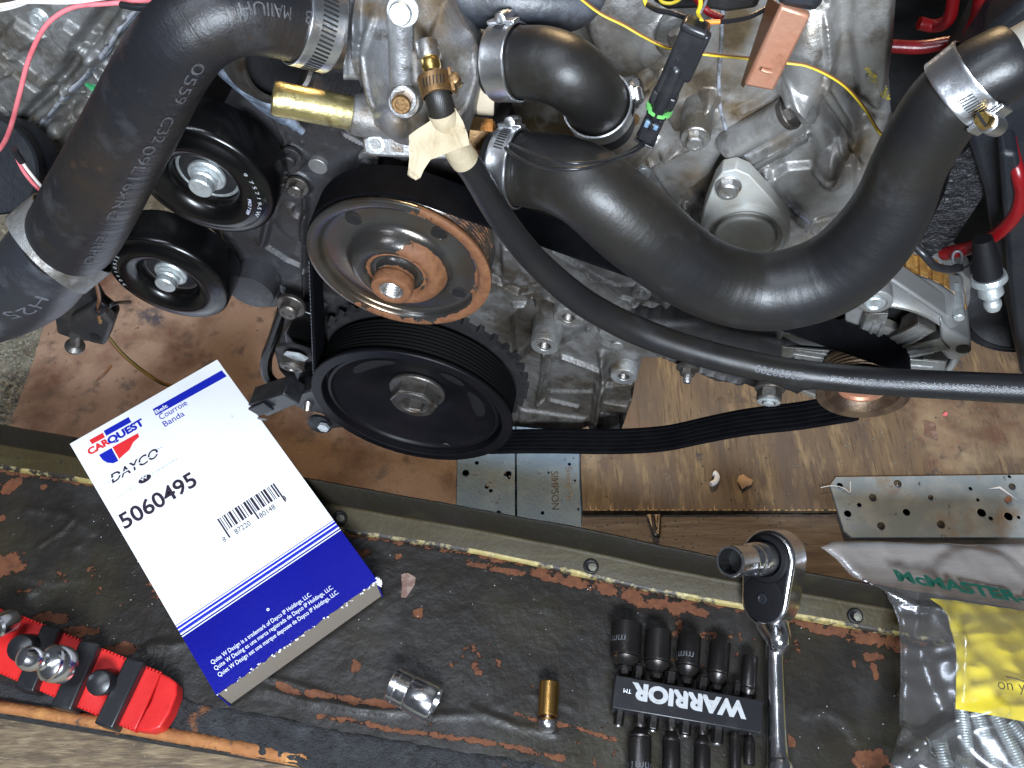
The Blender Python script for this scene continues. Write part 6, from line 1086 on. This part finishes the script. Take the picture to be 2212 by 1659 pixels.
itext('Distributed by : Dayco', 386, 1318, 480, 1262, 8, 'blacklight'); itext('Quality Inc. 417', 394, 1326, 450, 1292, 8, 'blacklight'); itext('2014/2016', 512, 1236, 560, 1208, 8, 'blacklight')
for txt, a_, b_ in (('Quite W Design is a trademark of Dayco IP Holdings, LLC.', (459, 1436), (676, 1290)), ('Quite W Desing es una marca registrada de Dayco IP Holdings, LLC.', (466, 1449), (724, 1276)), ('Quiet W Design est une marque deposee de Dayco IP Holdings, LLC.', (474, 1463), (736, 1287))): itext(txt, *a_, *b_, 14.5, 'whiteink', bp_)
c_ = inv(579, 1317); rg = MB(); rg.lathe([(.0008, 0), (.0014, 0), (.0014, .0003), (.0008, .0003)], Bp(*c_, .0002), Z0, 16, cap=False); rg.build('ring_mark', 'whiteink', bp_)
# ================================================================ TOOLS ON THE CROSSMEMBER
a = P(856, 1480, TZ+.021); b = P(943, 1524, TZ+.021); ax = nrm(b-a); L_ = np.linalg.norm(b-a)*1.05; rs = px(a, 40)
sk = thing('socket', 'short chrome socket lying on the black steel below the carton', 'socket', (a+b)/2*np.array([1, 1, 0])+Z0*TZ); mb = MB(); a0 = a-ax*.004
mb.lathe([(rs*.30, .008), (rs*.62, .0006), (rs*.9, 0), (rs*.97, .0012), (rs*.97, L_*.14), (rs*.93, L_*.155), (rs*.97, L_*.17), (rs*.97, L_*.40), (rs*.95, L_*.41), (rs*.97, L_*.42), (rs*1.03, L_*.46), (rs*1.03, L_*.96), (rs*.98, L_), (rs*.82, L_), (rs*.78, L_-.002), (rs*.7, L_-.012)], a0, ax, 56, cap=True); mb.build('barrel', 'chrome', sk)
a = P(1187, 1473, TZ+.0105); b = P(1183, 1547, TZ+.0105); ax = nrm(b-a); L_ = np.linalg.norm(b-a); rb = px(a, 21.5); dr = thing('brass_driver_bit', 'small satin brass cylinder with a domed silver tip', 'driver bit', (a+b)/2*np.array([1, 1, 0])+Z0*TZ)
mb = MB(); mb.lathe([(rb*.9, 0), (rb, .0008), (rb, L_*.985), (rb*.96, L_)], a, ax, 48); mb.build('barrel', 'brass_satin', dr); mb = MB(); mb.lathe([(rb*.35, 0), (rb*.35, .002), (rb*.8, .0028), (rb*1.02, .0055), (rb*1.0, .009), (rb*.8, .0125), (rb*.4, .0145), (.0002, .015)], b, ax, 40); mb.build('tip', 'chrome', dr)
# bit set
HZ = TZ+.026; hb = thing('bit_holder', 'black plastic strip holder with white upside down lettering', 'bit holder', P(1485, 1520, TZ))
q = [P(1329, 1457, HZ), P(1650, 1513, HZ), P(1644, 1584, HZ), P(1322, 1529, HZ)]; mb = MB(); mb.prism(q, (0, 0, -.022)); mb.build('bar', 'black', hb, bevel=.0012)
hx = nrm(q[0]-q[1]); hy = np.cross(Z0, hx)
o = P(1615, 1549, HZ); e2 = P(1369, 1495, HZ)
flat_text('WARRIOR', P(1616, 1516+36-0, HZ)-hy*0+(-hy)*px(o, 38)*0, hx, hy, px(o, 50), 'galv2', hb, 'logo_lettering', bold=.035, fit=np.linalg.norm(P(1368, 1489, HZ)-P(1616, 1534, HZ)), lift=.0004) if False else None
bs = P(1613, 1519, HZ); flat_text('WARRIOR', bs, hx, hy, px(o, 47), 'greyink', hb, 'logo_lettering', bold=.055, shear=0, fit=np.linalg.norm(P(1368, 1484, HZ)-P(1616, 1526, HZ)), lift=.0004)
flat_text('TM', P(1364, 1490, HZ), hx, hy, px(o, 13), 'whiteink', hb, 'logo_lettering', lift=.0004)
upx = nrm(hy*-1+np.array([.0, 0, 0])); bup = -hy if (-hy)[1] > 0 else hy
ZC = TZ+.0145
def setter(u0, v0, u1, v1, w0, neck, label, txt=None):
    """nut setter lying flat: open end (u0,v0), shoulder (u1,v1), hex shank to neck"""
    a, b, c = P(u0, v0, ZC), P(u1, v1, ZC), P(neck[0], neck[1], ZC-.001); ax = nrm(b-a); L = np.linalg.norm(b-a); r = px(a, w0/2); Ls = np.linalg.norm(c-b)
    t = thing('nut_setter', label, 'nut setter', (a+b)/2*np.array([1, 1, 0])+Z0*TZ, 'nut setters in the black holder'); mb = MB()
    mb.lathe([(r*.72, .010), (r*.72, .0012), (r*.94, 0), (r, .001), (r, L-.001), (r*.93, L), (r*.98, L+.0015), (r*.9, L+.0035), (r*.55, L+.008), (r*.42, L+.009), (r*.5, L+.0105), (r*.5, L+.0125), (r*.36, L+.0135)], a, ax, 40); mb.build('socket_body', 'gunmetal', t)
    mb = MB(); mb.lathe([(px(b, 12.5), L+.012), (px(b, 12.5), L+Ls)], a, ax, 6); mb.build('hex_shank', 'gunmetal', t, smooth=25)
    if txt:
        h = Hose([(a, r), (a+ax*L, r)], 4); sd = -1
        vs, fs, wd = text2d(txt[0], .011); mb = MB(); e = nrm(CAM-a-ax*((CAM-a) @ ax)); bb = np.cross(ax, e); sgn = txt[1]
        out = []
        for x_, y_ in vs:
            ph = (sgn*(x_-wd/2)/r)+txt[2]; out.append(a+ax*(L*txt[3]+ -sgn*y_*1.0)+(r+.0003)*(math.cos(ph)*e+math.sin(ph)*bb))
        mb.add(out, fs); mb.build('size_lettering', 'hoseink', t, smooth=0)
setter(1354, 1346, 1350, 1418, 66, (1346, 1458), 'widest black nut setter, first from the left in the top row', ('mm', -1, .55, .5)); setter(1423, 1362, 1419, 1430, 56, (1413, 1466), 'black nut setter, second from the left in the top row'); setter(1490, 1373, 1485, 1440, 50, (1480, 1478), 'black nut setter with faint white lettering, middle of the top row', ('7mm', -1, .5, .62)); setter(1556, 1387, 1550, 1456, 45, (1547, 1492), 'black nut setter, fourth from the left in the top row'); setter(1621, 1418, 1616, 1486, 33, (1613, 1506), 'narrowest black nut setter beside the ratchet handle')
setter(1380, 1690, 1382, 1594, 52, (1384, 1536), 'black nut setter marked 11mm in the bottom row', ('11mm', 1, 0, .42)); setter(1450, 1700, 1450, 1602, 40, (1452, 1546), 'black nut setter right of the one marked 11mm'); setter(1516, 1710, 1517, 1610, 36, (1518, 1556), 'black nut setter, third in the bottom row'); setter(1588, 1715, 1588, 1598, 26, (1588, 1566), 'slim black nut setter, fourth in the bottom row'); setter(1618, 1652, 1619, 1610, 24, (1620, 1574), 'short slim bit setter at the lower right of the holder')
def hexbit(u, v, u2, v2, w, label, tip='galv2'):
    a, b = P(u, v, ZC-.002), P(u2, v2, ZC-.002); ax = nrm(a-b); L = np.linalg.norm(b-a); r = px(a, w/2)*1.1
    t = thing('hex_bit', label, 'screwdriver bit', (a+b)/2*np.array([1, 1, 0])+Z0*TZ, 'hex bits in the black holder'); mb = MB(); mb.lathe([(r, 0), (r, L*.9), (r*.8, L*.97), (r*.6, L)], b, ax, 6); mb.build('shank', 'gunmetal', t, smooth=25, bevel=.0003)
    mb = MB(); mb.lathe([(r*.62, L*.995), (r*.5, L+.001), (.0002, L+.0011)], b, ax, 12); mb.build('end_face', 'steel', t)
for i, (u, v, u2, v2, w, lb) in enumerate(((1381, 1437, 1378, 1468, 22, 'hex bit between the first and second nut setters, top row'), (1451, 1450, 1447, 1480, 26, 'hex bit between the second and third nut setters, top row'), (1520, 1462, 1516, 1492, 25, 'hex bit between the third and fourth nut setters, top row'), (1593, 1474, 1590, 1504, 19, 'hex bit between the fourth and fifth nut setters, top row'),
    (1335, 1568, 1340, 1528, 21, 'hex bit left of the setter marked 11mm'), (1409, 1579, 1412, 1540, 24, 'hex bit just right of the setter marked 11mm'), (1479, 1590, 1481, 1552, 25, 'hex bit with bright end, middle of the bottom row'), (1548, 1607, 1551, 1562, 26, 'hex bit with flat end, right part of the bottom row'))): hexbit(u, v, u2, v2, w, lb)
# ratchet
rt = thing('ratchet', 'chrome ratchet wrench with black round drive face, handle pointing down', 'ratchet', P(1675, 1500, TZ))
dvx = nrm(-.68*RT+.10*UP+.72*BK); hd = nrm(-UP-.05*RT); hd = nrm(hd-dvx*(hd @ dvx)); wd_ = np.cross(dvx, hd)
c1 = P(1656, 1206, TZ+.06); qh = px(c1, 1); c2 = c1+hd*qh*92; 
def tear_(r1, r2, n=16):
    out = []; d = np.linalg.norm(c2-c1); al_ = math.acos((r1-r2)/d)
    for k in range(n+1): t = al_+(2*math.pi-2*al_)*k/n; out.append(c1+r1*(math.cos(t)*hd+math.sin(t)*wd_))
    for k in range(n+1): t = -al_+(2*al_)*k/n; out.append(c2+r2*(math.cos(t)*hd+math.sin(t)*wd_))
    return out
TH = qh*70
mb = MB(); mb.prism(tear_(qh*62, qh*54), -dvx*TH); mb.build('head', 'chrome', rt, bevel=qh*9, bseg=4)
mb = MB(); mb.prism([p+dvx*.0006 for p in tear_(qh*54, qh*46, 24)], -dvx*.002); mb.build('drive_plate', 'deepblack', rt, bevel=.0012)
mb = MB(); mb.lathe([(.0001, .0022), (qh*38, .0022), (qh*46, .0016), (qh*48, 0)], c2-hd*qh*8, dvx, 48, cap=False); mb.build('selector', 'deepblack', rt)
mb = MB(); mb.lathe([(qh*12, .0022), (qh*11, .0034), (qh*8, .0036), (qh*6, .0028), (.0001, .0028)], c2-hd*qh*6, dvx, 24, cap=False); mb.build('selector_screw', 'frame', rt)
mb = MB(); mb.lathe([(qh*54, .0), (qh*53, .0035), (qh*49, .005), (qh*40, .005), (qh*36, .003)], c1, dvx, 48, cap=False); mb.build('drive_ring', 'deepblack', rt)
bk0 = (c1+c2)/2-dvx*TH*.55
h0 = P(1676, 1340, TZ+.028); h1 = P(1676, 1378, TZ+.022); h2 = P(1677, 1500, TZ+.017); h3 = P(1680, 1600, TZ+.016); h4 = P(1683, 1640, TZ+.016); h5 = P(1690, 1780, TZ+.018)
hs_ = Hose([(c2-dvx*TH*.62, qh*44), (c2-dvx*TH*.62+hd*qh*42, qh*37), (P(1683, 1384, TZ+.030), qh*26), (P(1675, 1400, TZ+.02), px(h1, 20.5)), (h2, px(h2, 21)), (h3, px(h3, 22)), (h4, px(h4, 25)), (P(1686, 1665, TZ+.017), px(h4, 30)), (h5, px(h5, 32))], 10); hs_.build('handle', 'chrome', rt, 40)
so = thing('socket', 'chrome twelve point socket fitted on the ratchet drive', 'socket', c1+dvx*.02); e_ = P(1556, 1190, TZ+.055); 
sx = dvx; sc0 = c1+dvx*.004; rS = qh*33; LS = qh*148
tgt = P(1560, 1192, 1-.0); 
mb = MB(); mb.lathe([(rS*1.0, 0), (rS*1.08, .001), (rS*1.08, LS*.30), (rS*1.02, LS*.33), (rS*1.05, LS*.36), (rS*1.05, LS*.46), (rS*.96, LS*.50), (rS*.93, LS*.54), (rS*.97, LS*.60), (rS*.97, LS*.985), (rS*.92, LS), (rS*.80, LS), (rS*.76, LS-.0015)], sc0, sx, 60, cap=False); mb.build('barrel', 'chrome', so)
mb = MB(); mb.lathe([(rS*.78, LS-.0012), (rS*.76, LS-.002), (rS*.74, LS-.018), (.0002, LS-.0185)], sc0, sx, 96, cap=False, rfn=lambda t, r, h: 1+.07*abs(math.sin(6*t))-.05); mb.build('twelve_point_bore', 'holeblack', so)
# red socket rail
rl = thing('socket_rail', 'red plastic socket rail with black clips at the lower left', 'socket rail', P(180, 1470, TZ)); RZ = TZ+.020
def R_(u, v, z=0.): return P(u, v, RZ+z)
mb = MB(); mb.prism([R_(-60, 1290), R_(18, 1321), R_(348, 1455), R_(292, 1578), R_(-60, 1425)], (0, 0, -.016)); mb.build('rail', 'red', rl, bevel=.0012)
ecp = [R_(346, 1452, .002), R_(366, 1462, .003), R_(382, 1474, .003), R_(381, 1500, .003), R_(366, 1540, .003), R_(345, 1572, .003), R_(325, 1580, .002), R_(291, 1577, .002), R_(300, 1560, .002), R_(325, 1515, .002)]
mb = MB(); mb.prism(ecp, (0, 0, -.02)); mb.build('end_cap', 'red', rl, bevel=.002, bseg=3)
mb = MB()
for k in range(46):
    f = k/45; 
    for (p, q2) in ((R_(18, 1321), R_(346, 1454)), (R_(-40, 1434), R_(290, 1577))): c_ = p*(1-f)+q2*f; mb.box(c_-Z0*.004, (.0022, .0026, .008), np.array([nrm(q2-p), np.cross(Z0, nrm(q2-p)), Z0]))
o = mb.build('serration', 'red', rl, smooth=0); o['kind'] = 'stuff'
rdx = nrm(R_(346, 1454)-R_(18, 1321)); rdy = np.cross(Z0, rdx)
def clip(u0, v0, u1, v1, w, body=None):
    a, b = P(u0, v0, TZ+.03), P(u1, v1, TZ+.03); d = nrm(b-a); s_ = np.cross(Z0, d); r = px(a, w/2); mb = MB()
    mb.prism([a-s_*r, a+s_*r, b+s_*r, b-s_*r], (0, 0, -.022)); mb.build('clip', 'black', rl, bevel=.0016)
    if body: c_ = P(body[0], body[1], TZ+.034); mb = MB(); rr = px(c_, body[2]); mb.lathe([(rr, -.012), (rr, .004), (rr*.9, .008), (rr*.5, .010), (.0002, .0102)], c_, nrm([0, -.3, 1]), 32); mb.build('spring_stud', 'black', rl)
clip(110, 1352, 50, 1490, 42, (52, 1400, 30)); clip(194, 1385, 130, 1530, 44, None); clip(292, 1424, 222, 1568, 42, (220, 1474, 28))
cb3 = P(112, 1432, TZ+.06); d3 = nrm(P(52, 1420, TZ+.085)-cb3); ad = thing('socket_adapter', 'shiny chrome adapter with a rounded square tip on the red rail', 'socket adapter', cb3); rr = px(cb3, 40)
mb = MB(); mb.lathe([(rr*.9, -.016), (rr, -.012), (rr, -.002), (rr*.93, .0), (rr*.95, .003), (rr*.75, .007), (rr*.5, .009), (rr*.48, .013)], cb3, d3, 48); mb.build('barrel', 'chrome', ad)
cc3 = cb3+d3*.022; mb = MB(); r4 = px(cc3, 27); mb.lathe([(r4*.5, -.012), (r4*.86, -.008), (r4, -.002), (r4*.95, .004), (r4*.7, .009), (r4*.3, .011), (.0002, .0112)], cc3, d3, 28); mb.build('tip', 'chrome', ad)
c_ = P(-6, 1352, TZ+.05); mb = MB(); rr = px(c_, 26); mb.lathe([(rr*.8, -.02), (rr, -.015), (rr, .002), (rr*.85, .004), (rr*.7, .003), (.001, .003)], c_, nrm([-.2, -.5, .7]), 40); tag(mb.build('socket', 'chrome'), 'chrome socket cut off by the left edge of the picture', 'socket')
# ================================================================ POLYTHENE BAG
bz = TZ+.045; bg = thing('plastic_bag', 'clear plastic parts bag with green print, yellow slip and threaded rods inside', 'plastic bag', P(2080, 1450, TZ))
BO = [(1774, 1180), (1800, 1168), (1860, 1166), (1960, 1170), (2080, 1174), (2320, 1176), (2320, 1800), (1905, 1800), (1912, 1700), (1924, 1648), (1938, 1600), (1944, 1555), (1946, 1440), (1944, 1345), (1930, 1305), (1905, 1278), (1880, 1262), (1856, 1252), (1834, 1236), (1808, 1206)]
def wr(S, T, h, W, st, k):
    n1 = vnoise(S*1.0, T*3.0, 14, 91); n2 = vnoise(S*2.2+T, T*1.2-S*.4, 18, 92); h = h+.0022*(1-abs(2*n1-1))**3+.0018*(1-abs(2*n2-1))**4
    q = st((2000, 1200)); top = sst(st((1900, 1300))[1], st((1900, 1215))[1], T-(.20)*(S-q[0])*-1); h = h-.012*top*0; W = np.maximum(W, .07+.26*top); return h, W
relief('film', 'clearplastic', bg, BO, P(2000, 1420, TZ+.045), X0, Y0, .0026, [('fn', wr), ('dome', (2160, 1420), 170, 260, .02), ('ridge', [(1950, 1640), (1990, 1600), (2060, 1560), (2140, 1545)], 16, .014), ('ridge', [(1946, 1580), (2000, 1640), (2050, 1659)], 12, .012), ('ridge', [(1850, 1256), (1950, 1300), (2020, 1330), (2060, 1400)], 8, .008), ('ridge', [(2046, 1330), (2066, 1420), (2064, 1540)], 6, .006)], back=.0002, edge=.004, rough=.0004, seed=17, smooth=180)
PZ = TZ+.040; slip = [(2010, 1292), (2060, 1296), (2150, 1310), (2340, 1335), (2340, 1580), (2212, 1558), (2120, 1540), (2065, 1531), (2066, 1470), (2062, 1406), (2055, 1365), (2047, 1331), (2034, 1312)]
relief('yellow_slip', 'paper', bg, slip, P(2150, 1430, PZ), X0, Y0, .0024, [('ridge', [(2030, 1320), (2120, 1370), (2240, 1390)], 26, .003), ('ridge', [(2090, 1330), (2150, 1440), (2240, 1480)], 30, .0025), ('dome', (2140, 1420), 100, 90, .01)], back=.0004, edge=.001, rough=.0002, seed=23, hs=.6)
flat_text('on your', P(2154, 1489, PZ+.017), nrm([1, -.12, 0]), nrm([.12, 1, 0]), px(P(2154, 1489, PZ), 33), 'lamp_olive', bg, 'lettering', bold=-.002, lift=.0022)
mb = MB(); mb.tube([P(2174, 1461, PZ+.018), P(2195, 1466, PZ+.018), P(2230, 1478, PZ+.018)], .0007, 6); mb.build('signature_line', 'lamp_olive', bg)
flat_text('McMASTER-CARR', P(1928, 1252, bz+.022), nrm(P(2230, 1306, bz+.02)-P(1928, 1252, bz+.02)), nrm([.14, 1, .1]), px(P(1928, 1252, bz), 30), 'greenink', bg, 'printed_lettering', bold=.04, shear=-.3, fit=.185, lift=.001)
for i, (u0, v0, u1, v1) in enumerate(((2075, 1520, 2100, 1700), (2110, 1540, 2170, 1720), (2150, 1545, 2230, 1700), (2180, 1560, 2290, 1690), (2060, 1640, 2190, 1720), (2030, 1600, 2060, 1720), (2205, 1545, 2330, 1650))):
    a, b = P(u0, v0, TZ+.014+.006*(i % 3)), P(u1, v1, TZ+.014+.006*(i % 3)); L = np.linalg.norm(b-a); n_ = int(L/.0012); rr = .0065; mb = MB(); mb.lathe([(rr-(.0009 if k % 2 else 0), L*k/n_) for k in range(n_+1)], a, nrm(b-a), 16); t = thing('threaded_rod', ['threaded rod, first from the left inside the clear bag', 'threaded rod, second inside the clear bag', 'threaded rod in the middle of the bag', 'threaded rod leaning right inside the bag', 'threaded rod lying crosswise at the bottom of the bag', 'threaded rod nearest the bag left edge', 'threaded rod at the right edge inside the bag'][i], 'threaded rod', (a+b)/2, 'threaded rods inside the bag'); mb.build('thread', 'zinc', t)
